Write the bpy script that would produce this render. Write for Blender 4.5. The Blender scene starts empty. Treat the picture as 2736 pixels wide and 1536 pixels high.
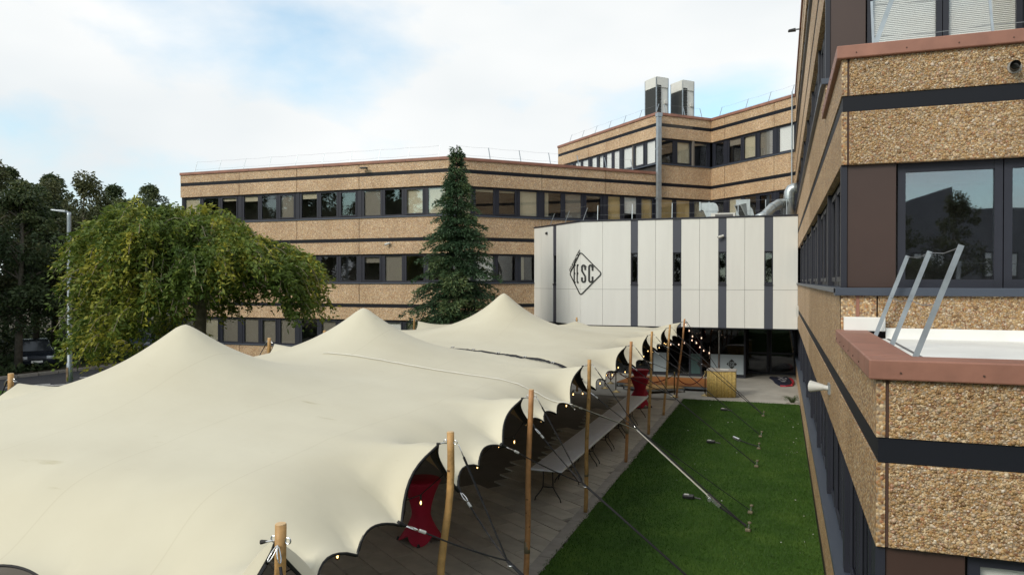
import bpy, bmesh, math, random
import numpy as np
from mathutils import Vector, Matrix

random.seed(7)
rng = np.random.default_rng(11)
R = math.radians
scene = bpy.context.scene
COL = scene.collection

# ------------------------------------------------------------------ camera
cam_d = bpy.data.cameras.new('camera')
cam_d.sensor_width = 36.0
cam_d.lens = 36.0 * 1990.3 / 2736.0
cam_d.clip_start = 0.1
cam_d.clip_end = 4000
cam = bpy.data.objects.new('camera', cam_d)
COL.objects.link(cam)
cam.location = (0, 0, 4.7)
cam.rotation_euler = (R(90 - 0.49), 0, R(19.86))
scene.camera = cam

# ------------------------------------------------------------------ world: hazy daylight sky with thin broken cloud
SUN_EL, SUN_AZ = 33.0, 207.0          # azimuth measured clockwise from +Y
world = bpy.data.worlds.new('World')
scene.world = world
world.use_nodes = True
wt = world.node_tree
wt.nodes.clear()


def wn(t, **kw):
    n = wt.nodes.new(t)
    for k, v in kw.items():
        setattr(n, k, v)
    return n


w_out = wn('ShaderNodeOutputWorld')
w_bg = wn('ShaderNodeBackground')
w_bg.inputs['Strength'].default_value = 0.15
w_sky = wn('ShaderNodeTexSky', sky_type='NISHITA')
w_sky.sun_disc = False
w_sky.sun_elevation = R(SUN_EL)
w_sky.sun_rotation = R(SUN_AZ)
w_sky.air_density = 1.0
w_sky.dust_density = 1.0
w_sky.ozone_density = 0.4
w_tc = wn('ShaderNodeTexCoord')
w_map = wn('ShaderNodeMapping')
w_map.inputs['Scale'].default_value = (1.0, 1.0, 2.1)
w_map.inputs['Location'].default_value = (8.36, 4.76, 2.56)
w_map.inputs['Rotation'].default_value = (0, 0, R(-11))
w_no = wn('ShaderNodeTexNoise')
w_no.inputs['Scale'].default_value = 2.1
w_no.inputs['Detail'].default_value = 7.0
w_no.inputs['Roughness'].default_value = 0.52
w_no.inputs['Distortion'].default_value = 0.25
w_rmp = wn('ShaderNodeValToRGB')
w_rmp.color_ramp.elements[0].position = 0.33
w_rmp.color_ramp.elements[0].color = (0.34, 0.34, 0.34, 1)
w_rmp.color_ramp.elements[1].position = 0.52
w_rmp.color_ramp.elements[1].color = (1, 1, 1, 1)
w_no2 = wn('ShaderNodeTexNoise')
w_no2.inputs['Scale'].default_value = 1.7
w_no2.inputs['Detail'].default_value = 4.0
w_cc = wn('ShaderNodeValToRGB')
w_cc.color_ramp.elements[0].position = 0.35
w_cc.color_ramp.elements[0].color = (4.7, 5.0, 5.15, 1)
w_cc.color_ramp.elements[1].position = 0.62
w_cc.color_ramp.elements[1].color = (5.85, 5.9, 5.85, 1)
w_mix = wn('ShaderNodeMix', data_type='RGBA')
w_tint = wn('ShaderNodeMix', data_type='RGBA', blend_type='MULTIPLY')
w_tint.inputs['Factor'].default_value = 1.0
w_tint.inputs['B'].default_value = (0.76, 1.25, 1.30, 1)
L = wt.links.new
L(w_tc.outputs['Generated'], w_map.inputs['Vector'])
L(w_map.outputs['Vector'], w_no.inputs['Vector'])
L(w_map.outputs['Vector'], w_no2.inputs['Vector'])
L(w_no.outputs['Fac'], w_rmp.inputs['Fac'])
L(w_no2.outputs['Fac'], w_cc.inputs['Fac'])
L(w_rmp.outputs['Color'], w_mix.inputs['Factor'])
L(w_sky.outputs['Color'], w_tint.inputs['A'])
L(w_tint.outputs['Result'], w_mix.inputs['A'])
L(w_cc.outputs['Color'], w_mix.inputs['B'])
L(w_mix.outputs['Result'], w_bg.inputs['Color'])
L(w_bg.outputs['Background'], w_out.inputs['Surface'])

sun_d = bpy.data.lights.new('sun', 'SUN')
sun_d.energy = 2.1
sun_d.angle = R(20)
sun_d.color = (1.0, 0.93, 0.82)
sun = bpy.data.objects.new('sun', sun_d)
COL.objects.link(sun)
_az, _el = R(SUN_AZ), R(SUN_EL)
sdir = Vector((math.sin(_az) * math.cos(_el), math.cos(_az) * math.cos(_el), math.sin(_el)))
sun.rotation_euler = sdir.to_track_quat('Z', 'Y').to_euler()
sun.location = sdir * 60

vs = scene.view_settings
vs.view_transform = 'Standard'
vs.look = 'None'
vs.exposure = 0.22
vs.gamma = 1.0
vs.use_curve_mapping = False
scene.cycles.max_bounces = 6
scene.cycles.transparent_max_bounces = 10
scene.cycles.use_denoising = True

# ================================================================== helpers
MATS = {}


def mat(name, col=(0.5, 0.5, 0.5), rough=0.6, metal=0.0, spec=0.5, var=0.0, vscale=3.0, bump=0.0, bscale=60.0, emit=None, estr=0.0):
    m = bpy.data.materials.new(name)
    m.use_nodes = True
    nt = m.node_tree
    b = nt.nodes['Principled BSDF']
    b.inputs['Base Color'].default_value = (*col, 1)
    b.inputs['Roughness'].default_value = rough
    b.inputs['Metallic'].default_value = metal
    b.inputs['Specular IOR Level'].default_value = spec
    if emit:
        b.inputs['Emission Color'].default_value = (*emit, 1)
        b.inputs['Emission Strength'].default_value = estr
    tc = nt.nodes.new('ShaderNodeTexCoord')
    if var > 0:
        n = nt.nodes.new('ShaderNodeTexNoise')
        n.inputs['Scale'].default_value = vscale
        n.inputs['Detail'].default_value = 6
        n.inputs['Roughness'].default_value = 0.6
        nt.links.new(tc.outputs['Object'], n.inputs['Vector'])
        cr = nt.nodes.new('ShaderNodeValToRGB')
        cr.color_ramp.elements[0].position = 0.3
        cr.color_ramp.elements[1].position = 0.7
        cr.color_ramp.elements[0].color = (*[c * (1 - var) for c in col], 1)
        cr.color_ramp.elements[1].color = (*[min(1, c * (1 + var)) for c in col], 1)
        nt.links.new(n.outputs['Fac'], cr.inputs['Fac'])
        nt.links.new(cr.outputs['Color'], b.inputs['Base Color'])
    if bump > 0:
        n2 = nt.nodes.new('ShaderNodeTexNoise')
        n2.inputs['Scale'].default_value = bscale
        n2.inputs['Detail'].default_value = 5
        nt.links.new(tc.outputs['Object'], n2.inputs['Vector'])
        bp = nt.nodes.new('ShaderNodeBump')
        bp.inputs['Strength'].default_value = bump
        bp.inputs['Distance'].default_value = 0.02
        nt.links.new(n2.outputs['Fac'], bp.inputs['Height'])
        nt.links.new(bp.outputs['Normal'], b.inputs['Normal'])
    MATS[name] = m
    return m


def ramp(nt, stops):
    cr = nt.nodes.new('ShaderNodeValToRGB')
    e = cr.color_ramp.elements
    e[0].position, e[0].color = stops[0][0], (*stops[0][1], 1)
    e[1].position, e[1].color = stops[-1][0], (*stops[-1][1], 1)
    for p, c in stops[1:-1]:
        x = e.new(p)
        x.color = (*c, 1)
    return cr


def pebble(name, scale, tint=(1, 1, 1), cement=(0.33, 0.28, 0.21)):
    """exposed-aggregate panel: small ochre, cream and brown stones in cement"""
    m = bpy.data.materials.new(name)
    m.use_nodes = True
    nt = m.node_tree
    b = nt.nodes['Principled BSDF']
    b.inputs['Roughness'].default_value = 0.62
    tc = nt.nodes.new('ShaderNodeTexCoord')
    wob = nt.nodes.new('ShaderNodeTexNoise')
    wob.inputs['Scale'].default_value = scale * 0.6
    nt.links.new(tc.outputs['Object'], wob.inputs['Vector'])
    add = nt.nodes.new('ShaderNodeVectorMath')
    add.operation = 'MULTIPLY_ADD'
    add.inputs[1].default_value = (0.6 / scale,) * 3
    nt.links.new(wob.outputs['Color'], add.inputs[0])
    nt.links.new(tc.outputs['Object'], add.inputs[2])
    v = nt.nodes.new('ShaderNodeTexVoronoi')
    v.inputs['Scale'].default_value = scale
    nt.links.new(add.outputs[0], v.inputs['Vector'])
    sep = nt.nodes.new('ShaderNodeSeparateColor')
    nt.links.new(v.outputs['Color'], sep.inputs['Color'])
    T = lambda c: tuple(a * t for a, t in zip(c, tint))
    cr = ramp(nt, [(0.0, T((0.20, 0.105, 0.05))), (0.2, T((0.36, 0.22, 0.095))), (0.42, T((0.47, 0.31, 0.15))),
                   (0.62, T((0.55, 0.42, 0.25))), (0.8, T((0.68, 0.57, 0.40))), (0.92, T((0.40, 0.20, 0.10))), (1.0, T((0.76, 0.70, 0.58)))])
    cr.color_ramp.interpolation = 'CONSTANT'
    nt.links.new(sep.outputs[0], cr.inputs['Fac'])
    gr = ramp(nt, [(0.45, (0, 0, 0)), (0.75, (1, 1, 1))])
    nt.links.new(v.outputs['Distance'], gr.inputs['Fac'])
    mx = nt.nodes.new('ShaderNodeMix')
    mx.data_type = 'RGBA'
    nt.links.new(gr.outputs['Color'], mx.inputs['Factor'])
    nt.links.new(cr.outputs['Color'], mx.inputs['A'])
    mx.inputs['B'].default_value = (*cement, 1)
    # weather staining
    st = nt.nodes.new('ShaderNodeTexNoise')
    st.inputs['Scale'].default_value = 0.9
    st.inputs['Detail'].default_value = 8
    mp = nt.nodes.new('ShaderNodeMapping')
    mp.inputs['Scale'].default_value = (1, 1, 0.45)
    nt.links.new(tc.outputs['Object'], mp.inputs['Vector'])
    nt.links.new(mp.outputs['Vector'], st.inputs['Vector'])
    sr = ramp(nt, [(0.3, (0.8, 0.77, 0.73)), (0.7, (1.0, 1.0, 1.0))])
    nt.links.new(st.outputs['Fac'], sr.inputs['Fac'])
    mu = nt.nodes.new('ShaderNodeMix')
    mu.data_type = 'RGBA'
    mu.blend_type = 'MULTIPLY'
    mu.inputs['Factor'].default_value = 1.0
    nt.links.new(mx.outputs['Result'], mu.inputs['A'])
    nt.links.new(sr.outputs['Color'], mu.inputs['B'])
    nt.links.new(mu.outputs['Result'], b.inputs['Base Color'])
    bp = nt.nodes.new('ShaderNodeBump')
    bp.inputs['Strength'].default_value = 0.9
    bp.inputs['Distance'].default_value = 0.35 / scale
    bp.invert = True
    nt.links.new(v.outputs['Distance'], bp.inputs['Height'])
    nt.links.new(bp.outputs['Normal'], b.inputs['Normal'])
    MATS[name] = m
    return m


def glass(name, tint=(0.93, 0.93, 0.92), ior=1.72, wob=0.004):
    m = bpy.data.materials.new(name)
    m.use_nodes = True
    nt = m.node_tree
    nt.nodes.clear()
    o = nt.nodes.new('ShaderNodeOutputMaterial')
    tr = nt.nodes.new('ShaderNodeBsdfTransparent')
    tr.inputs['Color'].default_value = (*tint, 1)
    gl = nt.nodes.new('ShaderNodeBsdfGlossy')
    gl.inputs['Roughness'].default_value = 0.015
    gl.inputs['Color'].default_value = (0.92, 0.95, 1.0, 1)
    fr = nt.nodes.new('ShaderNodeFresnel')
    # thin sheet: both faces of the pane see the same air-to-glass step
    geo = nt.nodes.new('ShaderNodeNewGeometry')
    mr = nt.nodes.new('ShaderNodeMapRange')
    mr.inputs['To Min'].default_value = ior
    mr.inputs['To Max'].default_value = 1.0 / ior
    nt.links.new(geo.outputs['Backfacing'], mr.inputs['Value'])
    nt.links.new(mr.outputs['Result'], fr.inputs['IOR'])
    mx = nt.nodes.new('ShaderNodeMixShader')
    tc = nt.nodes.new('ShaderNodeTexCoord')
    no = nt.nodes.new('ShaderNodeTexNoise')
    no.inputs['Scale'].default_value = 1.3
    nt.links.new(tc.outputs['Object'], no.inputs['Vector'])
    bp = nt.nodes.new('ShaderNodeBump')
    bp.inputs['Strength'].default_value = 0.25
    bp.inputs['Distance'].default_value = wob
    nt.links.new(no.outputs['Fac'], bp.inputs['Height'])
    nt.links.new(bp.outputs['Normal'], gl.inputs['Normal'])
    nt.links.new(fr.outputs['Fac'], mx.inputs['Fac'])
    nt.links.new(tr.outputs['BSDF'], mx.inputs[1])
    nt.links.new(gl.outputs['BSDF'], mx.inputs[2])
    nt.links.new(mx.outputs['Shader'], o.inputs['Surface'])
    MATS[name] = m
    return m


def leafmat(name, c0, c1, c2, trans=0.25):
    m = bpy.data.materials.new(name)
    m.use_nodes = True
    nt = m.node_tree
    b = nt.nodes['Principled BSDF']
    b.inputs['Roughness'].default_value = 0.55
    b.inputs['Specular IOR Level'].default_value = 0.3
    at = nt.nodes.new('ShaderNodeAttribute')
    at.attribute_name = 'tone'
    cr = ramp(nt, [(0.0, c0), (0.55, c1), (1.0, c2)])
    nt.links.new(at.outputs['Fac'], cr.inputs['Fac'])
    nt.links.new(cr.outputs['Color'], b.inputs['Base Color'])
    tl = nt.nodes.new('ShaderNodeBsdfTranslucent')
    nt.links.new(cr.outputs['Color'], tl.inputs['Color'])
    mx = nt.nodes.new('ShaderNodeMixShader')
    mx.inputs['Fac'].default_value = trans
    nt.links.new(b.outputs['BSDF'], mx.inputs[1])
    nt.links.new(tl.outputs['BSDF'], mx.inputs[2])
    nt.links.new(mx.outputs['Shader'], nt.nodes['Material Output'].inputs['Surface'])
    MATS[name] = m
    return m


class MB:
    """collects simple shapes into one mesh"""

    def __init__(s):
        s.v = []
        s.f = []

    def add(s, vs_, fs):
        o = len(s.v)
        s.v += [tuple(p) for p in vs_]
        s.f += [tuple(i + o for i in f) for f in fs]
        return s

    def hexa(s, p):
        return s.add(p, [(0, 3, 2, 1), (4, 5, 6, 7), (0, 1, 5, 4), (1, 2, 6, 5), (2, 3, 7, 6), (3, 0, 4, 7)])

    def box(s, x0, x1, y0, y1, z0, z1):
        return s.hexa([(x0, y0, z0), (x1, y0, z0), (x1, y1, z0), (x0, y1, z0), (x0, y0, z1), (x1, y0, z1), (x1, y1, z1), (x0, y1, z1)])

    def prism(s, poly, z0, z1):
        n = len(poly)
        vs_ = [(x, y, z0) for x, y in poly] + [(x, y, z1) for x, y in poly]
        fs = [tuple(reversed(range(n))), tuple(range(n, 2 * n))]
        fs += [(i, (i + 1) % n, n + (i + 1) % n, n + i) for i in range(n)]
        return s.add(vs_, fs)

    def tube(s, pts, rad, seg=8, cap=True):
        pts = [Vector(p) for p in pts]
        n = len(pts)
        if not isinstance(rad, (list, tuple)):
            rad = [rad] * n
        rings = []
        up = None
        for i, p in enumerate(pts):
            t = (pts[min(i + 1, n - 1)] - pts[max(i - 1, 0)])
            if t.length < 1e-9:
                t = Vector((0, 0, 1))
            t.normalize()
            if up is None:
                up = Vector((1, 0, 0)) if abs(t.z) > 0.8 else Vector((0, 0, 1))
            a = t.cross(up)
            if a.length < 1e-5:
                a = t.cross(Vector((0, 1, 0)))
            a.normalize()
            b = a.cross(t).normalized()
            up = b
            rings.append([p + (a * math.cos(2 * math.pi * k / seg) + b * math.sin(2 * math.pi * k / seg)) * rad[i] for k in range(seg)])
        o = len(s.v)
        for r in rings:
            s.v += [tuple(q) for q in r]
        for i in range(n - 1):
            for k in range(seg):
                k2 = (k + 1) % seg
                s.f.append((o + i * seg + k, o + i * seg + k2, o + (i + 1) * seg + k2, o + (i + 1) * seg + k))
        if cap:
            s.f.append(tuple(o + k for k in reversed(range(seg))))
            s.f.append(tuple(o + (n - 1) * seg + k for k in range(seg)))
        return s

    def lathe(s, prof, c, seg=16):
        o = len(s.v)
        for r, z in prof:
            for k in range(seg):
                a = 2 * math.pi * k / seg
                s.v.append((c[0] + r * math.cos(a), c[1] + r * math.sin(a), c[2] + z))
        n = len(prof)
        for i in range(n - 1):
            for k in range(seg):
                k2 = (k + 1) % seg
                s.f.append((o + i * seg + k, o + i * seg + k2, o + (i + 1) * seg + k2, o + (i + 1) * seg + k))
        s.f.append(tuple(o + k for k in reversed(range(seg))))
        s.f.append(tuple(o + (n - 1) * seg + k for k in range(seg)))
        return s

    def flatbar(s, p, q, w, t, side):
        """flat bar from p to q, wide along side"""
        p, q = Vector(p), Vector(q)
        d = (q - p).normalized()
        a = (Vector(side) - d * Vector(side).dot(d)).normalized()
        b = d.cross(a)
        P = []
        for e in (p, q):
            P += [e - a * w / 2 - b * t / 2, e + a * w / 2 - b * t / 2, e + a * w / 2 + b * t / 2, e - a * w / 2 + b * t / 2]
        return s.hexa(P)

    def build(s, name, material, parent=None, smooth=False, bevel=0.0, origin=None):
        me = bpy.data.meshes.new(name)
        vv = s.v
        if origin is not None:
            vv = [(a - origin[0], b - origin[1], c - origin[2]) for a, b, c in vv]
        me.from_pydata(vv, [], s.f)
        me.materials.append(MATS[material] if isinstance(material, str) else material)
        if smooth:
            me.polygons.foreach_set('use_smooth', [True] * len(me.polygons))
        me.update()
        return link(name, me, parent, bevel, origin)


def link(name, me, parent=None, bevel=0.0, origin=None):
    o = bpy.data.objects.new(name, me)
    COL.objects.link(o)
    if origin is not None:
        o.location = origin
    if parent is not None:
        o.parent = parent
        if parent.type == 'EMPTY' or parent.location.length > 0:
            o.matrix_parent_inverse = Matrix.Translation(-world_loc(parent))
    if bevel:
        b = o.modifiers.new('bevel', 'BEVEL')
        b.width = bevel
        b.segments = 2
        b.limit_method = 'ANGLE'
        b.angle_limit = R(40)
    return o


def world_loc(o):
    l = Vector(o.location)
    if o.parent is not None:
        l = o.parent.matrix_parent_inverse.translation + l if False else l
    return l


def thing(name, label, cat, loc=(0, 0, 0), group=None):
    o = bpy.data.objects.new(name, None)
    COL.objects.link(o)
    o.empty_display_size = 0.2
    o.location = loc
    return tag(o, label, cat, group)


def tag(o, label, cat, group=None):
    o['label'] = label
    o['category'] = cat
    if group:
        o['group'] = group
    return o


def structure(o):
    o['kind'] = 'structure'
    return o


class Fr:
    """vertical facade frame: s along the wall, n outwards, z up"""

    def __init__(s, o, d, n):
        s.o, s.d, s.n = o, d, n

    def p(s, a, n, z):
        return (s.o[0] + s.d[0] * a + s.n[0] * n, s.o[1] + s.d[1] * a + s.n[1] * n, z)

    def box(s, mb, s0, s1, n0, n1, z0, z1):
        P = s.p
        return mb.hexa([P(s0, n1, z0), P(s1, n1, z0), P(s1, n0, z0), P(s0, n0, z0), P(s0, n1, z1), P(s1, n1, z1), P(s1, n0, z1), P(s0, n0, z1)])


def fpart(fr, name, material, parent, *boxes, bevel=0.0):
    mb = MB()
    for b in boxes:
        fr.box(mb, *b)
    return mb.build(name, material, parent, bevel=bevel)


Q = math.sqrt(0.5)
ST = 3.5                                   # storey height


def zs(k):
    return 1.12 + ST * k


def zh(k):
    return 2.64 + ST * k


# ================================================================== materials
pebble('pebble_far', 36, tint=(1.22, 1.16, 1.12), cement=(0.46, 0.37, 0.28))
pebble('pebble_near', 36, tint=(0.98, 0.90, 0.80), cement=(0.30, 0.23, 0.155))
mat('band', (0.006, 0.0075, 0.012), 0.6, spec=0.25)
mat('coping', (0.26, 0.118, 0.08), 0.55, var=0.22, vscale=2.2, bump=0.08, bscale=14)
mat('frame', (0.019, 0.021, 0.031), 0.5, spec=0.35, var=0.1, vscale=2)
mat('sill', (0.05, 0.062, 0.085), 0.4)
mat('brown_panel', (0.048, 0.026, 0.02), 0.45, var=0.08, vscale=1.2)
mat('joint', (0.07, 0.036, 0.024), 0.8)
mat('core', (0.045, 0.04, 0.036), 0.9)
mat('room', (0.16, 0.14, 0.12), 0.9)
glass('pane')
glass('pane_coated', tint=(0.9, 0.92, 0.94), ior=2.3)
glass('door_pane', tint=(0.35, 0.38, 0.4), ior=1.55)
mat('blind_cream', (0.55, 0.50, 0.37), 0.8, var=0.06, vscale=4)
mat('blind_ochre', (0.58, 0.43, 0.20), 0.8, var=0.06, vscale=4)
mat('blind_white', (0.86, 0.87, 0.85), 0.7)
mat('blind_grey', (0.24, 0.22, 0.185), 0.8)
mat('galv', (0.33, 0.37, 0.40), 0.42, metal=0.6, var=0.15, vscale=5)
mat('duct', (0.46, 0.50, 0.51), 0.36, metal=0.7, var=0.12, vscale=4)
mat('wire', (0.25, 0.26, 0.27), 0.5, metal=0.5)
mat('roof_white', (0.74, 0.74, 0.71), 0.6, var=0.08, vscale=1.5)
mat('roof_grey', (0.16, 0.16, 0.155), 0.85, var=0.2, vscale=1)
mat('clad_white', (0.64, 0.645, 0.615), 0.5, var=0.035, vscale=0.9)
_n = [n for n in MATS['clad_white'].node_tree.nodes if n.type == 'TEX_NOISE'][0]
_mp = MATS['clad_white'].node_tree.nodes.new('ShaderNodeMapping')
_mp.inputs['Scale'].default_value = (3.0, 3.0, 0.35)
_tcn = [n for n in MATS['clad_white'].node_tree.nodes if n.type == 'TEX_COORD'][0]
MATS['clad_white'].node_tree.links.new(_tcn.outputs['Object'], _mp.inputs['Vector'])
MATS['clad_white'].node_tree.links.new(_mp.outputs['Vector'], _n.inputs['Vector'])
mat('clad_dark', (0.052, 0.058, 0.078), 0.45)
mat('clad_gap', (0.12, 0.12, 0.12), 0.8)
mat('sign_black', (0.012, 0.013, 0.013), 0.4)
mat('white_plastic', (0.54, 0.54, 0.51), 0.5)
mat('black_plastic', (0.012, 0.012, 0.013), 0.45)
mat('ac_white', (0.62, 0.62, 0.58), 0.5, var=0.06, vscale=3)
mat('ac_dark', (0.022, 0.024, 0.022), 0.6)
mat('frosted', (0.28, 0.33, 0.36), 0.35)
mat('teal_glass', (0.045, 0.085, 0.085), 0.25)
mat('chrome', (0.6, 0.6, 0.6), 0.2, metal=1.0)


# ================================================================== window
def window(parent, fr, s0, s1, z0, z1, kind='none', m=0.13, n=-0.12, fan=False, slats=False, pane='pane'):
    """one window: frame mesh with pane and blind as children"""
    mb = MB()
    a, b = s0 + 0.006, s1 - 0.006
    top, bot = 0.11, 0.10
    fr.box(mb, a, a + m, n - 0.07, n, z0, z1)
    fr.box(mb, b - m, b, n - 0.07, n, z0, z1)
    fr.box(mb, a + m, b - m, n - 0.066, n - 0.004, z1 - top, z1)
    fr.box(mb, a + m, b - m, n - 0.066, n - 0.004, z0, z0 + bot)
    if fan:                                  # opening sash standing proud
        fr.box(mb, a + m - 0.035, a + m + 0.045, n + 0.001, n + 0.03, z0 + bot - 0.03, z1 - top + 0.03)
        fr.box(mb, b - m - 0.045, b - m + 0.035, n + 0.001, n + 0.03, z0 + bot - 0.03, z1 - top + 0.03)
        fr.box(mb, a + m + 0.045, b - m - 0.045, n + 0.001, n + 0.028, z1 - top - 0.04, z1 - top + 0.03)
        fr.box(mb, a + m + 0.045, b - m - 0.045, n + 0.001, n + 0.028, z0 + bot - 0.03, z0 + bot + 0.04)
    w = mb.build('window', 'frame', parent)
    mb = MB()
    fr.box(mb, a + m + 0.002, b - m - 0.002, n - 0.042, n - 0.032, z0 + bot + 0.002, z1 - top - 0.002)
    mb.build('pane', pane, w)
    x0, x1 = a + m - 0.03, b - m + 0.03
    zt, zb = z1 - 0.03, z0 + 0.06
    if kind in ('cream', 'white', 'ochre', 'grey'):
        mb = MB()
        if slats:
            z = zb
            while z < zt:
                mb.hexa([fr.p(x0, n - 0.08, z), fr.p(x1, n - 0.08, z), fr.p(x1, n - 0.095, z + 0.030), fr.p(x0, n - 0.095, z + 0.030),
                         fr.p(x0, n - 0.082, z + 0.002), fr.p(x1, n - 0.082, z + 0.002), fr.p(x1, n - 0.097, z + 0.032), fr.p(x0, n - 0.097, z + 0.032)])
                z += 0.031
        else:
            fr.box(mb, x0, x1, n - 0.095, n - 0.085, zb, zt)
        mb.build('blind', 'blind_' + kind, w)
    elif kind.startswith('half'):
        f = float(kind[4:6]) / 100
        mb = MB()
        fr.box(mb, x0, x1, n - 0.095, n - 0.085, zt - (zt - zb) * f, zt)
        mb.build('blind', {'w': 'blind_white', 'g': 'blind_grey'}.get(kind[-1], 'blind_cream'), w)
    elif kind == 'curtain':
        mb = MB()
        pts = []
        ns = 9
        ww = (x1 - x0) * 0.3
        for i in range(ns):
            pts.append((x0 + ww * i / (ns - 1), n - 0.13 - 0.03 * (i % 2)))
        for (u0, v0), (u1, v1) in zip(pts[:-1], pts[1:]):
            o_ = len(mb.v)
            mb.v += [fr.p(u0, v0, zb), fr.p(u1, v1, zb), fr.p(u1, v1, zt), fr.p(u0, v0, zt)]
            mb.f.append((o_, o_ + 1, o_ + 2, o_ + 3))
        mb.build('curtain', 'blind_cream', w)
    return w


def coping(fr, parent, a, b, h, rivets=False):
    n = max(1, round((b - a) / 2.4))
    for i in range(n):
        s0, s1 = a + (b - a) * i / n, a + (b - a) * (i + 1) / n - (0.006 if i < n - 1 else 0)
        dz = random.uniform(-0.002, 0.002)
        c = fpart(fr, 'coping', 'coping', parent, (s0, s1, -0.30, 0.06 + dz, h + 1.302, h + 1.46 + dz), bevel=0.012)
        if rivets:
            k = int((s1 - s0) / 0.55)
            for j in range(k):
                s = s0 + 0.22 + j * 0.55
                if s < s1 - 0.05:
                    MB().tube([fr.p(s, 0.058, h + 1.36), fr.p(s, 0.066, h + 1.36)], 0.008, 7).build('rivet', 'joint', c)


def facade(parent, fr, bays, storeys, top, wins, pm='pebble_far', base=True, s_ext=(0, 0), interior=True, slab0=0.0):
    """bays: list of joint positions; wins[k]: list per bay of blind kinds (None = blank dark panel)
       top: storey index that ends in a coping"""
    g = 0.017
    S0, S1 = bays[0], bays[-1]
    for i in range(len(bays) - 1):
        a, b = bays[i] + (g if i else 0.0), bays[i + 1] - (g if i < len(bays) - 2 else 0.0)
        for k in storeys:
            h = zh(k)
            fpart(fr, 'panel', pm, parent, (a, b, -0.10, 0.0, h, h + 0.65))
            z1 = h + 1.30 if k == top else h + 1.98 - 0.07
            fpart(fr, 'panel', pm, parent, (a, b, -0.10, 0.0, h + 0.85, z1))
        if base and 0 in storeys:
            fpart(fr, 'panel', pm, parent, (a, b, -0.10, 0.0, -0.3, zs(0) - 0.07))
        for k in storeys:
            ws = wins.get(k)
            if not ws:
                continue
            kinds = ws[i]
            if not kinds:
                continue
            n = len(kinds)
            A, B = bays[i] + 0.10, bays[i + 1] - 0.10
            fpart(fr, 'post', 'frame', parent, (bays[i], A, -0.19, -0.10, zs(k), zh(k)))          # dark posts at the bay ends
            fpart(fr, 'post', 'frame', parent, (B, bays[i + 1], -0.19, -0.10, zs(k), zh(k)))
            for j, kd in enumerate(kinds):
                window(parent, fr, A + (B - A) * j / n, A + (B - A) * (j + 1) / n, zs(k), zh(k), kd, fan=((i * 3 + j + k) % 3 == 1))
    for k in storeys:
        h = zh(k)
        fpart(fr, 'band', 'band', parent, (S0, S1, -0.10, -0.014, h + 0.655, h + 0.845))
        fpart(fr, 'sill', 'sill', parent, (S0 - s_ext[0], S1 + s_ext[1], -0.20, 0.05, zs(k) - 0.066, zs(k) - 0.002), bevel=0.006)
        if k == top:
            coping(fr, parent, S0 - s_ext[0], S1 + s_ext[1], h)
        if interior:
            zt = h + 1.28 if k == top else zs(k + 1) - 0.08
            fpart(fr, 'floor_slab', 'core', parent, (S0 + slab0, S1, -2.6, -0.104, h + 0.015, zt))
            fpart(fr, 'room_wall', 'room', parent, (S0 + slab0, S1, -2.75, -2.62, zs(k) - 0.9, h + 0.3))
    if interior and 0 in storeys:
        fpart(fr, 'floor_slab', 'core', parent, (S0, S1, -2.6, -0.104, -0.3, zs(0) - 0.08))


def railing(fr, s_list, z, label, wires=(0.98, 0.5), n0=-0.36, n1=-0.71, hgt=0.98, bar=(0.045, 0.012), group=None, wide_n=False):
    t = thing('roof_railing', label, 'railing', fr.p((s_list[0] + s_list[-1]) / 2, n0, z), group)
    for s in s_list:
        MB().flatbar(fr.p(s, n0, z), fr.p(s, n1, z + hgt), bar[0], bar[1], (fr.n[0], fr.n[1], 0) if wide_n else (fr.d[0], fr.d[1], 0)).build('post', 'galv', t)
    for w in wires:
        pts = []
        f = w / hgt
        for i, s in enumerate(s_list):
            n = n0 + (n1 - n0) * f
            pts.append(fr.p(s, n, z + w - 0.015))
            if i < len(s_list) - 1:
                pts.append(fr.p((s + s_list[i + 1]) / 2, n, z + w - 0.045))
        MB().tube(pts, 0.004, 5).build('wire', 'wire', t)
    return t


# ================================================================== ground and setting
exec_ground = True
mat('ground_mix', (0.07, 0.075, 0.045), 0.95, var=0.35, vscale=0.35, bump=0.3, bscale=6)
mat('asphalt', (0.024, 0.025, 0.030), 0.85, var=0.22, vscale=2.2, bump=0.25, bscale=120)
mat('kerb', (0.27, 0.25, 0.22), 0.85, var=0.2, vscale=3)
mat('road_paint', (0.7, 0.7, 0.68), 0.7, var=0.15, vscale=8)
mat('concrete', (0.34, 0.325, 0.29), 0.8, var=0.22, vscale=0.8, bump=0.15, bscale=40)
mat('mortar', (0.16, 0.145, 0.12), 0.9, var=0.12, vscale=1.5)
for i_, c_ in enumerate([(0.40, 0.365, 0.30), (0.44, 0.40, 0.33), (0.36, 0.33, 0.275)]):
    mat('slab%d' % i_, c_, 0.85, var=0.16, vscale=2.5, bump=0.15, bscale=50)
mat('litter', (0.055, 0.042, 0.022), 0.95, var=0.45, vscale=5, bump=0.4, bscale=25)


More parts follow.
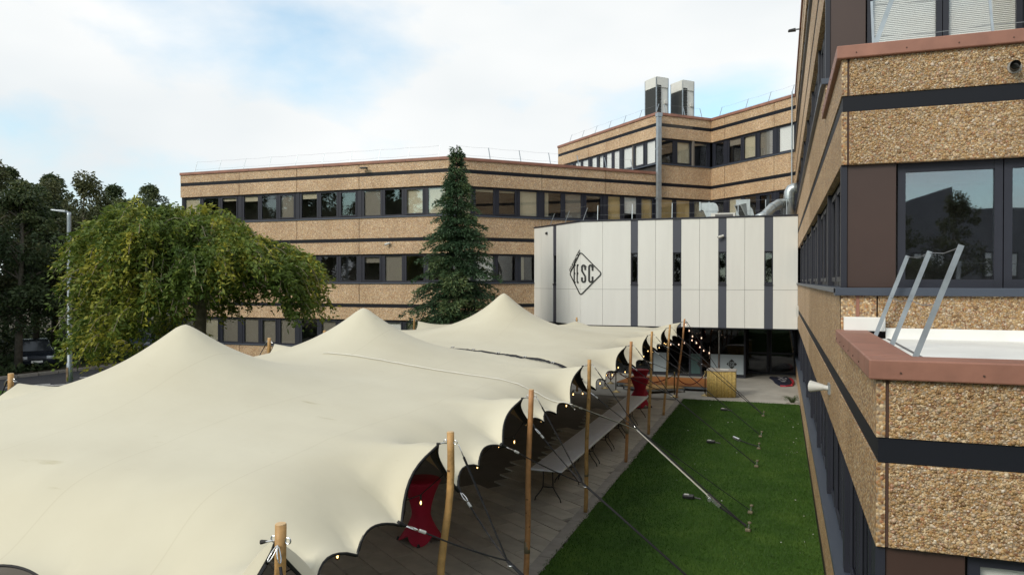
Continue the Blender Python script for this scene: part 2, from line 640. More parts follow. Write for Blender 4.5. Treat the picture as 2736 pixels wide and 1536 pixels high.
def lawnmat():
    m = bpy.data.materials.new('lawn')
    m.use_nodes = True
    nt = m.node_tree
    b = nt.nodes['Principled BSDF']
    b.inputs['Roughness'].default_value = 0.8
    b.inputs['Specular IOR Level'].default_value = 0.15
    tc = nt.nodes.new('ShaderNodeTexCoord')
    n1 = nt.nodes.new('ShaderNodeTexNoise')
    n1.inputs['Scale'].default_value = 1.1
    n1.inputs['Detail'].default_value = 9
    n1.inputs['Roughness'].default_value = 0.68
    nt.links.new(tc.outputs['Object'], n1.inputs['Vector'])
    cr = ramp(nt, [(0.28, (0.022, 0.056, 0.006)), (0.5, (0.036, 0.084, 0.009)), (0.72, (0.062, 0.115, 0.014))])
    nt.links.new(n1.outputs['Fac'], cr.inputs['Fac'])
    nt.links.new(cr.outputs['Color'], b.inputs['Base Color'])
    n2 = nt.nodes.new('ShaderNodeTexNoise')
    n2.inputs['Scale'].default_value = 45
    n2.inputs['Detail'].default_value = 6
    nt.links.new(tc.outputs['Object'], n2.inputs['Vector'])
    bp = nt.nodes.new('ShaderNodeBump')
    bp.inputs['Strength'].default_value = 0.6
    bp.inputs['Distance'].default_value = 0.03
    nt.links.new(n2.outputs['Fac'], bp.inputs['Height'])
    nt.links.new(bp.outputs['Normal'], b.inputs['Normal'])
    MATS['lawn'] = m


lawnmat()
leafmat('blade', (0.020, 0.058, 0.005), (0.036, 0.090, 0.009), (0.075, 0.13, 0.02), 0.15)


def sheet(name, poly, z, material):
    mb = MB()
    mb.add([(x, y, z) for x, y in poly], [tuple(range(len(poly)))])
    return structure(mb.build(name, material))


sheet('ground', [(-1500, -1500), (1500, -1500), (1500, 1500), (-1500, 1500)], -0.04, 'ground_mix')
paving = sheet('paving', [(-13.5, 2.0), (-3.74, 2.0), (-3.74, 30.1), (-13.5, 30.1)], -0.012, 'mortar')
sheet('terrace', [(-13.5, 30.12), (0.8, 30.22), (0.8, 46.0), (-13.5, 46.0)], -0.004, 'concrete')
sheet('verge', [(-28.6, -30), (-13.6, -30), (-13.6, 34.9), (-28.6, 34.9)], -0.02, 'lawn')
sheet('verge', [(-36.5, -30), (-28.7, -30), (-28.7, 22.6), (-36.5, 22.6)], 0.004, 'lawn')
sheet('road', [(-35.2, -60), (-28.65, -60), (-28.65, 120), (-31.5, 120), (-33.0, 44), (-34.43, 31), (-35.2, 24)], -0.012, 'asphalt')
sheet('woodland_floor', [(-140, -80), (-35.25, -80), (-35.25, 24), (-34.5, 31), (-33.05, 44), (-31.55, 120), (-140, 120)], -0.008, 'litter')
# far kerb in lengths
kp = [(-35.22, 14.0), (-35.2, 24.0), (-34.45, 31.0), (-33.0, 44.0)]
kerb = None
kb = MB()
for (x0, y0), (x1, y1) in zip(kp[:-1], kp[1:]):
    n_ = max(1, int(math.hypot(x1 - x0, y1 - y0) / 1.0))
    for i in range(n_):
        a, b = i / n_, (i + 1) / n_ - 0.012 / 1.0
        p0 = (x0 + (x1 - x0) * a, y0 + (y1 - y0) * a)
        p1 = (x0 + (x1 - x0) * b, y0 + (y1 - y0) * b)
        kb.hexa([(p0[0] - 0.16, p0[1], -0.02), (p0[0], p0[1], -0.02), (p1[0], p1[1], -0.02), (p1[0] - 0.16, p1[1], -0.02),
                 (p0[0] - 0.16, p0[1], 0.13), (p0[0], p0[1], 0.13), (p1[0], p1[1], 0.13), (p1[0] - 0.16, p1[1], 0.13)])
structure(kb.build('kerb', 'kerb'))
# painted arrow and give-way marks on the road
pm_ = MB()
for (x0, y0, x1, y1, w_) in [(-32.3, 23.3, -30.1, 25.6, 0.16), (-32.3, 23.35, -31.5, 24.9, 0.14), (-32.2, 27.0, -31.0, 28.2, 0.16), (-31.0, 22.8, -30.2, 23.8, 0.16)]:
    d_ = Vector((x1 - x0, y1 - y0, 0)).normalized()
    a_ = Vector((-d_.y, d_.x, 0)) * w_ / 2
    pm_.add([(x0 - a_.x, y0 - a_.y, -0.007), (x1 - a_.x, y1 - a_.y, -0.007), (x1 + a_.x, y1 + a_.y, -0.007), (x0 + a_.x, y0 + a_.y, -0.007)], [(0, 1, 2, 3)])
structure(pm_.build('road_marking', 'road_paint'))

# paving slabs, laid askew to the tent, joints about 36 degrees
sl_mesh = []
for i in range(3):
    mb = MB().box(-0.443, 0.443, -0.214, 0.214, -0.02, 0.026)
    me = bpy.data.meshes.new('slab')
    me.from_pydata(mb.v, [], mb.f)
    me.materials.append(MATS['slab%d' % i])
    sl_mesh.append(me)
ca, sa = math.cos(R(-36)), math.sin(R(-36))
cnt = 0
cand = []
for iu in range(-60, 60):
    for iv in range(-60, 80):
        u = iu * 0.9 + (0.45 if iv % 2 else 0.0)
        v = iv * 0.45
        x, y = ca * u - sa * v - 5, sa * u + ca * v + 15
        if (-8.6 if y < 15.5 else -6.2) < x < -3.55 and 9.0 < y < 29.5:
            cand.append((y - 2.2 * (x + 5.0), x, y))
cand.sort()
for _, x, y in cand[:300]:
    o = link('slab', random.choice(sl_mesh), paving)
    o.location = (x, y, random.uniform(-0.004, 0.002))
    o.rotation_euler = (0, 0, R(-36))
# pale edging strip against the lawn
mb = MB()
y = 4.0
while y < 30.0:
    mb.box(-3.86, -3.62, y, y + 0.99, -0.03, 0.047 + random.uniform(-0.003, 0.003))
    y += 1.0
structure(mb.build('kerb_strip', 'kerb'))


# ------------------------------------------------------------------ leaf-type faces by numpy
def leaf_object(name, pos, dirs, length, width, tone, material, parent=None, bend=0.0, kind=None):
    """rhombic leaf faces: pos (N,3) base, dirs (N,3) along the leaf"""
    N = len(pos)
    d = dirs / (np.linalg.norm(dirs, axis=1, keepdims=True) + 1e-9)
    r = rng.normal(size=(N, 3))
    a = np.cross(d, r)
    a /= np.linalg.norm(a, axis=1, keepdims=True) + 1e-9
    length = np.broadcast_to(np.asarray(length, float), (N,))[:, None]
    width = np.broadcast_to(np.asarray(width, float), (N,))[:, None]
    nrm = np.cross(a, d)
    v = np.empty((N, 4, 3))
    v[:, 0] = pos
    v[:, 1] = pos + d * length * 0.45 + a * width * 0.5 + nrm * length * bend
    v[:, 2] = pos + d * length
    v[:, 3] = pos + d * length * 0.45 - a * width * 0.5 + nrm * length * bend
    me = bpy.data.meshes.new(name)
    me.vertices.add(N * 4)
    me.vertices.foreach_set('co', v.reshape(-1))
    me.loops.add(N * 4)
    me.loops.foreach_set('vertex_index', np.arange(N * 4, dtype=np.int32))
    me.polygons.add(N)
    me.polygons.foreach_set('loop_start', np.arange(0, N * 4, 4, dtype=np.int32))
    me.polygons.foreach_set('loop_total', np.full(N, 4, dtype=np.int32))
    me.update(calc_edges=True)
    at = me.attributes.new('tone', 'FLOAT', 'FACE')
    at.data.foreach_set('value', np.clip(tone, 0, 1).astype(np.float32))
    me.materials.append(MATS[material])
    o = link(name, me, parent)
    if kind:
        o['kind'] = kind
    return o


# lawn beside the right-hand building
lawn_poly = [(-3.63, 3.0)]
y = 3.0
while y < 30.05:
    lawn_poly.append((-3.62 + random.uniform(-0.055, 0.045), y))
    y += 0.12
x = -3.6
while x < 0.66:
    lawn_poly.append((x, 30.12 + 0.012 * (x + 3.6) + random.uniform(-0.05, 0.05)))
    x += 0.16
lawn_poly += [(0.66, 30.15), (0.66, 3.0)]
sheet('lawn', lawn_poly[1:], 0.03, 'lawn')
NB = 120000
u_ = rng.random(NB) ** 0.75
gy = 8.5 + 21.6 * u_
gx = rng.uniform(-3.66, 0.64, NB)
gp = np.stack([gx, gy, np.full(NB, 0.028)], 1)
gd = np.stack([rng.normal(0, 0.45, NB), rng.normal(0, 0.45, NB), np.ones(NB)], 1)
gt = 0.45 + 0.28 * np.sin(gx * 1.7 + 0.6 * np.sin(gy * 0.9)) * np.cos(gy * 0.8 + gx) + 0.16 * np.sin(gx * 4.1 + gy * 1.3) * np.sin(gy * 2.9 - gx * 1.7) + rng.normal(0, 0.09, NB)
tag(leaf_object('grass', gp, gd, rng.uniform(0.025, 0.055, NB), rng.uniform(0.006, 0.012, NB), gt, 'blade', kind='stuff'),
    'short mown grass beside the pebble-faced building', 'grass')
# daisies / petals fallen along the wall
NP_ = 45
fp = np.stack([np.where(rng.random(NP_) < 0.55, rng.normal(0.32, 0.12, NP_), rng.uniform(-3.4, 0.5, NP_)), rng.uniform(10, 30, NP_), np.full(NP_, 0.075)], 1)
fp[:, 0] = np.minimum(fp[:, 0], 0.55)
fd = np.stack([rng.normal(0, 1, NP_), rng.normal(0, 1, NP_), rng.normal(0, 0.2, NP_)], 1)
leafmat('petal', (0.35, 0.36, 0.33), (0.5, 0.5, 0.46), (0.62, 0.62, 0.58), 0.1)
tag(leaf_object('daisy_scatter', fp, fd, 0.035, 0.03, rng.random(NP_), 'petal', kind='stuff'), 'tiny white daisies and petals scattered over the mown grass', 'flowers')

# ================================================================== left wing (three storeys, facades A and B)
A0 = -33.5
C1 = (-16.05, 34.9)
frA = Fr((A0, 34.9), (1, 0), (0, -1))
frB = Fr(C1, (Q, Q), (Q, -Q))
wingL = thing('office_wing', 'three-storey tan pebble-faced office wing with dark window bands behind the tents', 'building', (-24, 37, 0))
n_, c_, g_, w_ = 'none', 'cream', 'grey', 'white'
bA = [0, 4.26, 8.18, 12.15, 17.45]
facade(wingL, frA, bA, [0, 1, 2], 2, {
    2: [[c_, n_, 'half20'], ['half25', n_, g_], ['half25', n_, n_], [g_, n_, c_, c_]],
    1: [[n_, n_, n_], [n_, n_, n_], ['curtain', n_, n_], ['half30g', g_, n_, n_]],
    0: [[g_, c_, g_], [g_, g_, g_], [n_, 'half60g', g_], [g_, w_, g_, n_]]}, s_ext=(0.02, 0.024))
sB = [0, 5.37, 9.45, 12.98]
facade(wingL, frB, sB, [0, 1, 2], 2, {
    2: [[c_, 'half15', 'half15', c_], ['curtain', g_, 'half15g'], ['ochre', 'half70w', 'ochre']],
    1: [[w_, w_, n_, 'curtain'], [n_, n_, n_], [n_, n_, n_]],
    0: [[g_, n_, n_, n_], [n_, n_, n_], [n_, n_, n_]]}, s_ext=(0.024, 0))
# side wall at the far left and roof deck
frA2 = Fr((A0, 48.0), (0, -1), (-1, 0))
for z0_, z1_ in [(-0.3, 1.05), (zh(0), 4.55), (zh(1), 8.05), (zh(2), zh(2) + 1.3)]:
    fpart(frA2, 'panel', 'pebble_far', wingL, (0, 13.0, -0.1, 0.0, z0_, z1_))
for k in range(3):
    fpart(frA2, 'post', 'frame', wingL, (0, 13.0, -0.19, -0.12, zs(k), zh(k)))
fpart(frA2, 'coping', 'coping', wingL, (0, 13.04, -0.3, 0.06, zh(2) + 1.302, zh(2) + 1.458))
MB().prism([(A0 + 0.2, 35.1), (-16.1, 35.1), (-7.0, 44.2), (-15.5, 52.8), (A0 + 0.2, 52.8)], 10.55, 10.7).build('roof', 'roof_grey', wingL)
MB().prism([(A0 + 0.15, 37.7), (-17.0, 37.7), (-9.0, 46.0), (-15.5, 52.7), (A0 + 0.15, 52.7)], -0.3, 10.5).build('inner_core', 'core', wingL)

# small downward lights and camera on the left wing
def floodlight(fr, s, z, label, out=0.35):
    t = thing('floodlight', label, 'light', fr.p(s, 0, z))
    mb = MB()
    fr.box(mb, s - 0.03, s + 0.03, 0.0, out * 0.5, z - 0.02, z + 0.02)
    mb.build('bracket', 'black_plastic', t)
    mb = MB()
    fr.box(mb, s - 0.2, s + 0.2, out * 0.45, out, z - 0.05, z + 0.03)
    mb.build('housing', 'black_plastic', t, bevel=0.015)


def cctv(fr, s, z, label, mirror=1):
    t = thing('security_camera', label, 'camera', fr.p(s, 0, z))
    MB().tube([fr.p(s, 0, z), fr.p(s, 0.05, z)], 0.06, 12).build('mount', 'white_plastic', t)
    MB().tube([fr.p(s, 0.05, z), fr.p(s - 0.03 * mirror, 0.12, z - 0.02)], 0.02, 8).build('arm', 'white_plastic', t)
    MB().tube([fr.p(s + 0.06 * mirror, 0.12, z + 0.02), fr.p(s - 0.17 * mirror, 0.2, z - 0.06)], 0.055, 12).build('camera_body', 'white_plastic', t)
    MB().tube([fr.p(s - 0.17 * mirror, 0.2, z - 0.06), fr.p(s - 0.18 * mirror, 0.203, z - 0.064)], 0.045, 12).build('lens', 'black_plastic', t)


floodlight(frA, 12.6, 10.72, 'black floodlight under the terracotta coping of the left wing')
cctv(frA, 14.0, 6.68, 'small white security camera on the pebble wall beside the conifer')
railing(frA, [0.6 + 1.78 * i for i in range(10)], 10.85, 'thin wire safety railing along the roof above the long left facade')
railing(frB, [0.7 + 1.82 * i for i in range(7)], 10.85, 'thin wire safety railing on the left wing roof turning towards the tall wing')

# ================================================================== tall wing (four storeys: facet B2, facade C, return E)
wingT = thing('office_tower_wing', 'taller four-storey pebble-faced wing carrying two rooftop cooling units', 'building', (-6, 50, 0))
C2s = 17.0
facade(wingT, frB, [12.98, C2s], [0, 1, 2, 3], 3, {
    3: [[n_, c_, 'half15g']], 2: [['ochre', 'ochre', c_]], 1: [[n_, n_, n_]], 0: [[n_, n_, n_]]}, s_ext=(0.02, 0), slab0=0.12)
# below the return the low part is continuous, so only the storey-3 return is added
C2 = frB.p(C2s, 0, 0)[:2]
frC = Fr(C2, (Q, -Q), (-Q, -Q))
LC = (0.70 - C2[0]) / Q
facade(wingT, frC, [0, 1.2, 5.16, LC], [1, 2, 3], 3, {
    3: [[n_], ['half30g', c_, g_], [w_]], 2: [[n_], [c_, n_, n_], [n_]], 1: [[n_], [n_, n_, n_], [n_]]}, base=False)
E0 = (-15.42, 52.63)
frE = Fr(E0, (Q, -Q), (-Q, -Q))
LE = 12.08
facade(wingT, frE, [0, 4.3, 8.15, LE], [3], 3, {3: [[w_, w_, w_, w_], [w_, w_, w_, w_], ['half90w', 'half90w', w_]]}, base=False, s_ext=(0.02, 0.02))
P13 = frB.p(12.98, 0, 0)
MB().prism([(E0[0] + 0.3, E0[1] + 0.3), (P13[0] + 0.1, P13[1] + 0.35), (C2[0] - 0.1, C2[1] + 0.3), (2.5, 42.6), (6, 60), (-10, 60)], 14.05, 14.2).build('roof', 'roof_grey', wingT)
MB().prism([(-11.0, 52.4), (-6.9, 47.9), (-4.06, 50.7), (2.5, 44.3), (6, 60), (-10, 60)], -0.3, 14.0).build('inner_core', 'core', wingT)
# downpipe at the corner
dp = thing('downpipe', 'square galvanised downpipe rising past the corner of the tall wing', 'pipe', (P13[0], P13[1], 7))
frP = frB
fpart(frP, 'pipe', 'galv', dp, (12.86, 13.12, 0.06, 0.26, 7.0, 14.35), bevel=0.01)
fpart(frP, 'bracket', 'galv', dp, (12.83, 13.15, 0.0, 0.275, 9.5, 9.56), (12.83, 13.15, 0.0, 0.275, 12.4, 12.46))
fpart(frP, 'hopper', 'galv', dp, (12.83, 13.15, 0.04, 0.30, 14.30, 14.52))
dp2 = thing('downpipe', 'thin grey downpipe in the angle between tall wing and right-hand building', 'pipe', (0.55, 42.3, 7))
MB().tube([(0.52, 42.1, 7.6), (0.52, 42.1, 14.7)], 0.04, 10).build('pipe', 'galv', dp2)
railing(frE, [0.8 + 1.75 * i for i in range(7)], 14.35, 'thin wire safety railing on the stepped-back roof beside the cooling units')
railing(frC, [0.15, 2.4, 4.2, 5.9], 14.35, 'thin wire safety railing on the tall wing roof towards the right-hand building')
railing(frB, [14.0, 15.4, 16.7], 14.35, 'short wire safety railing in front of the cooling units')


def cooling_unit(cx, cy, label):
    t = thing('cooling_unit', label, 'cooling unit', (cx, cy, 14.5), 'rooftop cooling units')
    fr = Fr((cx, cy), (Q, Q), (Q, -Q))
    w, d, z0, z1 = 0.46, 0.60, 14.75, 17.1
    mb = MB()
    fr.box(mb, -w, w, -d, d, z1 - 0.62, z1)
    fr.box(mb, -w, w, -d, d, z0, z0 + 0.12)
    fr.box(mb, -w + 0.05, w - 0.05, -d + 0.05, d - 0.05, z0 + 0.12, z1 - 0.62)
    mb.build('casing', 'ac_white', t, bevel=0.012)
    mb = MB()
    fr.box(mb, -w - 0.004, -w + 0.049, -d + 0.1, d - 0.1, z0 + 0.16, z1 - 0.66)
    mb.build('side_grille', 'ac_dark', t)
    mb = MB()
    for i in range(16):
        z = z0 + 0.2 + i * 0.105
        fr.box(mb, -w + 0.06, -w + 0.36, d - 0.049, d + 0.004 + 0.01 * (i % 2), z, z + 0.08)
    mb.build('louvre', 'ac_dark', t)
    mb = MB()
    fr.box(mb, w - 0.3, w - 0.12, d - 0.045, d + 0.05, z0 + 0.75, z0 + 0.95)
    mb.build('isolator', 'white_plastic', t)
    mb = MB()
    for a in (-w + 0.03, w - 0.03):
        for b in (-d + 0.03, d - 0.03):
            fr.box(mb, a - 0.03, a + 0.03, b - 0.03, b + 0.03, 14.2, z1 - 0.05)
    mb.build('stand', 'galv', t)
    mb = MB()
    fr.box(mb, -0.33, 0.33, -0.45, 0.45, z1 + 0.001, z1 + 0.05)
    mb.build('fan_cowl', 'ac_dark', t)


cooling_unit(-7.25, 46.3, 'white cooling unit with dark grilles standing over the downpipe corner')
cooling_unit(-5.85, 47.6, 'white cooling unit with dark grilles, farther from the downpipe corner')

# ================================================================== right-hand building D
XD = 0.70
bld = thing('terraced_office', 'pebble-faced office with stepped terraces, terracotta copings and dark window bands', 'building', (XD + 3, 20, 0))
YB = [6.4, 10.1, 13.7, 17.4, 21.1, 24.8, 28.5, 32.2, 35.9, 39.6, 43.3]
frD = Fr((XD, 43.3), (0, -1), (-1, 0))


def sD(y):
    return 43.3 - y


def sideD(y_near, storeys, top, wins, pm):
    bays = [sD(y) for y in YB if y >= y_near - 0.01][::-1]
    facade(bld, frD, bays, storeys, top, {k: [wins(k, i) for i in range(len(bays) - 1)] for k in storeys}, pm, s_ext=(0, 0), interior=False)


def wD(k, i):
    r = random.Random(k * 31 + i)
    return [r.choice(['none', 'none', 'white', 'cream', 'half30w', 'curtain']) for _ in range(3)]


# storeys step back towards the top
def dwall(k, y_near, has_top_terrace):
    """one storey of the long wall; coping over the part that carries no storey above"""
    ys = [y for y in YB if y >= y_near - 0.01]
    for y0, y1 in zip(ys[:-1], ys[1:]):
        a, b = sD(y1) + 0.011, sD(y0) - 0.011
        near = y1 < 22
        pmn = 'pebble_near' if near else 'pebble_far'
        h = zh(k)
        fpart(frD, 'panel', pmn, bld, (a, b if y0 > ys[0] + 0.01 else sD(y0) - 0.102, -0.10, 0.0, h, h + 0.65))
        open_top = has_top_terrace is not None and y0 < has_top_terrace - 0.01
        z1 = h + 1.30 if open_top else h + 1.98 - 0.07
        fpart(frD, 'panel', pmn, bld, (a, b if y0 > ys[0] + 0.01 else sD(y0) - 0.102, -0.10, 0.0, h + 0.85, z1))
        if k == 0:
            fpart(frD, 'panel', pmn, bld, (a, b, -0.10, 0.0, -0.3, zs(0) - 0.07))
        kinds = wD(k, int(y0))
        A, B = sD(y1) + 0.10, sD(y0) - 0.10
        fpart(frD, 'post', 'frame', bld, (sD(y1), A, -0.19, -0.04, zs(k), h))
        fpart(frD, 'post', 'frame', bld, (B, sD(y0) - (0.072 if y0 < ys[0] + 0.01 else 0.0), -0.19, -0.042, zs(k), h))
        for j, kd in enumerate(kinds):
            window(bld, frD, A + (B - A) * j / 3, A + (B - A) * (j + 1) / 3, zs(k), h, kd, fan=True)
    h = zh(k)
    S0, S1 = 0.0, sD(ys[0])
    fpart(frD, 'band', 'band', bld, (S0, S1 - 0.018, -0.10, -0.014, h + 0.655, h + 0.845))
    fpart(frD, 'sill', 'sill', bld, (S0, S1 + 0.05, -0.20, 0.07, zs(k) - 0.066, zs(k) - 0.002))
    zt = zs(k + 1) - 0.08
    if has_top_terrace is not None:
        coping(frD, bld, sD(has_top_terrace), S1 - 0.30, h, rivets=k < 2)
    fpart(frD, 'room_wall', 'room', bld, (0, S1 - 2.7, -2.75, -2.62, zs(k) - 0.9, h + 0.3))
    return S1


for k, yn, tt in [(0, 6.4, 10.1), (1, 10.1, 13.7), (2, 13.7, 17.4), (3, 17.4, 43.3)]:
    S1 = dwall(k, yn, tt)
    h = zh(k)
    # near face of this storey, looking towards the camera
    frN = Fr((XD, yn), (1, 0), (0, -1))
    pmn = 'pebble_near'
    LN = 9.0
    xs = [0.0, 0.085, 4.6, LN]
    fpart(frN, 'panel', pmn, bld, (0.089, 4.58, -0.10, 0.0, h, h + 0.65))
    fpart(frN, 'panel', pmn, bld, (4.60, LN, -0.10, 0.0, h, h + 0.65))
    fpart(frN, 'panel', pmn, bld, (0.089, 4.58, -0.10, 0.0, h + 0.85, h + 1.30))
    fpart(frN, 'panel', pmn, bld, (4.60, LN, -0.10, 0.0, h + 0.85, h + 1.30))
    fpart(frN, 'corner_bead', 'joint', bld, (0.065, 0.087, -0.10, -0.012, h, h + 0.65))
    fpart(frN, 'corner_bead', 'joint', bld, (0.065, 0.087, -0.10, -0.012, h + 0.85, h + 1.30))
    fpart(frN, 'panel', pmn, bld, (0.0, 0.063, -0.10, 0.0, h, h + 0.65))
    fpart(frN, 'panel', pmn, bld, (0.0, 0.063, -0.10, 0.0, h + 0.85, h + 1.30))
    fpart(frN, 'band', 'band', bld, (0.0145, LN, -0.10, -0.014, h + 0.655, h + 0.845))
    coping(frN, bld, -0.06, LN, h, rivets=k < 2)
    # inner slab and walls
    MB().box(XD + 0.11, XD + LN, yn + 0.105, 43.2, h + 0.015, h + 1.28).build('floor_slab', 'core', bld)
    MB().box(XD + 0.3, XD + LN, yn + 2.62, yn + 2.75, zs(k) - 0.9, h + 0.02).build('room_wall', 'room', bld)
    # sill, brown infill and windows on the near face
    fpart(frN, 'sill', 'sill', bld, (-0.07, LN, -0.20, 0.06, zs(k) - 0.10, zs(k) - 0.002), bevel=0.008)
    fpart(frN, 'post', 'frame', bld, (0.0, 0.07, -0.19, -0.04, zs(k), h))
    fpart(frN, 'infill_panel', 'brown_panel', bld, (0.072, 0.62, -0.17, -0.065, zs(k), h), bevel=0.006)
    x = 0.64
    for j in range(7):
        kd = 'white' if k == 2 else ('grey' if k == 3 else ('white' if (k == 0) else 'none'))
        window(bld, frN, x, x + 1.12, zs(k), h, kd, m=0.085, slats=(k == 2 and j < 3), pane='pane_coated' if k == 1 else 'pane')
        x += 1.12
    if k > 0:        # pebble wall below the sill, above the terrace roof
        fpart(frN, 'panel', pmn, bld, (0.0, 0.17, -0.10, 0.0, h - 2.05, zs(k) - 0.10))
        fpart(frN, 'corner_bead', 'coping', bld, (0.172, 0.21, -0.10, 0.004, h - 2.05, zs(k) - 0.10))
        fpart(frN, 'panel', pmn, bld, (0.212, 0.40, -0.10, 0.0, h - 2.05, zs(k) - 0.10))
        fpart(frN, 'panel', pmn, bld, (0.418, LN, -0.10, 0.0, h - 2.05, zs(k) - 0.10))
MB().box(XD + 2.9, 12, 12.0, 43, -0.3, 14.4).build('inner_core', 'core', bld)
# terrace roofs
MB().box(XD + 0.28, XD + 9, 6.68, 10.1, 3.9, 4.0).build('terrace_roof', 'roof_white', bld)
MB().box(XD + 0.28, XD + 9, 10.38, 13.7, 7.4, 7.5).build('terrace_roof', 'roof_white', bld)
MB().box(XD + 0.28, XD + 9, 13.98, 17.4, 10.9, 11.0).build('terrace_roof', 'roof_white', bld)
MB().box(XD + 0.50, XD + 9, 10.055, 10.098, 4.001, 4.13).build('upstand', 'roof_white', bld)
for i in range(4):                                    # membrane laps on the low roof
    MB().box(XD + 0.5 + 2.0 * i, XD + 0.53 + 2.0 * i, 6.7, 10.0, 4.001, 4.006).build('membrane_lap', 'clad_gap', bld)
MB().box(XD + 0.03, XD + 0.49, 10.0, 10.097, 4.092, 4.26).build('flashing', 'roof_white', bld, bevel=0.01)

# stones standing proud of the nearest panels
def stones(name, fr, s0, s1, z0, z1, size, n, parent):
    ico = bmesh.new()
    bmesh.ops.create_icosphere(ico, subdivisions=1, radius=1.0)
    iv = np.array([v.co[:] for v in ico.verts])
    fi = np.array([[v.index for v in f.verts] for f in ico.faces])
    ico.free()
    # loose blue-noise: jittered grid
    W, H = s1 - s0, z1 - z0
    st = math.sqrt(W * H / n)
    ss, zz = np.meshgrid(np.arange(s0 + st / 2, s1, st), np.arange(z0 + st / 2, z1, st))
    ss = ss.ravel() + rng.uniform(-0.42, 0.42, ss.size) * st
    zz = zz.ravel() + rng.uniform(-0.42, 0.42, zz.size) * st
    m = ss.size
    sz = size * rng.lognormal(0, 0.28, m)
    asp = rng.uniform(0.65, 1.0, m)
    ang = rng.uniform(0, math.pi, m)
    loc = iv[None] * (1 + rng.uniform(-0.22, 0.22, (m, len(iv), 1)))
    a = loc[:, :, 0] * sz[:, None]
    b = loc[:, :, 1] * (sz * asp)[:, None]
    c = loc[:, :, 2] * (sz * 0.55)[:, None]
    ca_, sa_ = np.cos(ang)[:, None], np.sin(ang)[:, None]
    U = np.clip(ss[:, None] + a * ca_ - b * sa_, s0 + 0.004, s1 - 0.004)
    V = np.clip(zz[:, None] + a * sa_ + b * ca_, z0 + 0.004, z1 - 0.004)
    Nn = c + (sz * rng.uniform(-0.25, 0.15, m))[:, None]
    co = np.empty((m, len(iv), 3))
    co[:, :, 0] = fr.o[0] + fr.d[0] * U + fr.n[0] * Nn
    co[:, :, 1] = fr.o[1] + fr.d[1] * U + fr.n[1] * Nn
    co[:, :, 2] = V
    F = (fi[None] + (np.arange(m) * len(iv))[:, None, None]).reshape(-1)
    nf = m * len(fi)
    me = bpy.data.meshes.new(name)
    me.vertices.add(m * len(iv))
    me.vertices.foreach_set('co', co.reshape(-1))
    me.loops.add(nf * 3)
    me.loops.foreach_set('vertex_index', F.astype(np.int32))
    me.polygons.add(nf)
    me.polygons.foreach_set('loop_start', np.arange(0, nf * 3, 3, dtype=np.int32))
    me.polygons.foreach_set('loop_total', np.full(nf, 3, dtype=np.int32))
    me.polygons.foreach_set('use_smooth', np.ones(nf, dtype=bool))
    me.update(calc_edges=True)
    at = me.attributes.new('tone', 'FLOAT', 'FACE')
    at.data.foreach_set('value', np.repeat(rng.random(m), len(fi)).astype(np.float32))
    me.materials.append(MATS['stone'])
    o = link(name, me, parent)
    o['kind'] = 'stuff'
    return o


def stonemat():
    m = bpy.data.materials.new('stone')
    m.use_nodes = True
    nt = m.node_tree
    b = nt.nodes['Principled BSDF']
    b.inputs['Roughness'].default_value = 0.42
    at = nt.nodes.new('ShaderNodeAttribute')
    at.attribute_name = 'tone'
    cr = ramp(nt, [(0.0, (0.18, 0.10, 0.045)), (0.14, (0.34, 0.205, 0.085)), (0.32, (0.41, 0.265, 0.115)), (0.5, (0.30, 0.20, 0.11)),
                   (0.62, (0.46, 0.34, 0.185)), (0.76, (0.38, 0.29, 0.20)), (0.86, (0.56, 0.46, 0.32)), (0.93, (0.34, 0.165, 0.085)), (1.0, (0.64, 0.57, 0.46))])
    nt.links.new(at.outputs['Fac'], cr.inputs['Fac'])
    tc = nt.nodes.new('ShaderNodeTexCoord')
    no = nt.nodes.new('ShaderNodeTexNoise')
    no.inputs['Scale'].default_value = 60
    nt.links.new(tc.outputs['Object'], no.inputs['Vector'])
    rr = ramp(nt, [(0.3, (0.75, 0.75, 0.75)), (0.7, (1.1, 1.1, 1.1))])
    nt.links.new(no.outputs['Fac'], rr.inputs['Fac'])
    mu = nt.nodes.new('ShaderNodeMix')
    mu.data_type = 'RGBA'
    mu.blend_type = 'MULTIPLY'
    mu.inputs['Factor'].default_value = 1
    nt.links.new(cr.outputs['Color'], mu.inputs['A'])
    nt.links.new(rr.outputs['Color'], mu.inputs['B'])
    nt.links.new(mu.outputs['Result'], b.inputs['Base Color'])
    MATS['stone'] = m


stonemat()
for yn, k, x1 in [(10.1, 1, 2.6), (6.4, 0, 1.5)]:
    frN = Fr((XD, yn), (1, 0), (0, -1))
    h = zh(k)
    dens = 1900 if k == 1 else 2500
    for z0_, z1_ in [(h, h + 0.65), (h + 0.85, h + 1.30)]:
        stones('stone_facing', frN, 0.091, x1, z0_, z1_, 0.0138 if k == 1 else 0.0115, int((x1 - 0.112) * (z1_ - z0_) * dens), bld)
frN = Fr((XD, 10.1), (1, 0), (0, -1))
stones('stone_facing', frN, 0.42, 3.0, 4.14, zs(1) - 0.102, 0.0142, int(2.58 * 0.4 * 1750), bld)
frN = Fr((XD, 13.7), (1, 0), (0, -1))
stones('stone_facing', frN, 0.112, 3.2, zh(2), zh(2) + 0.3, 0.0142, int(3.1 * 0.3 * 1650), bld)

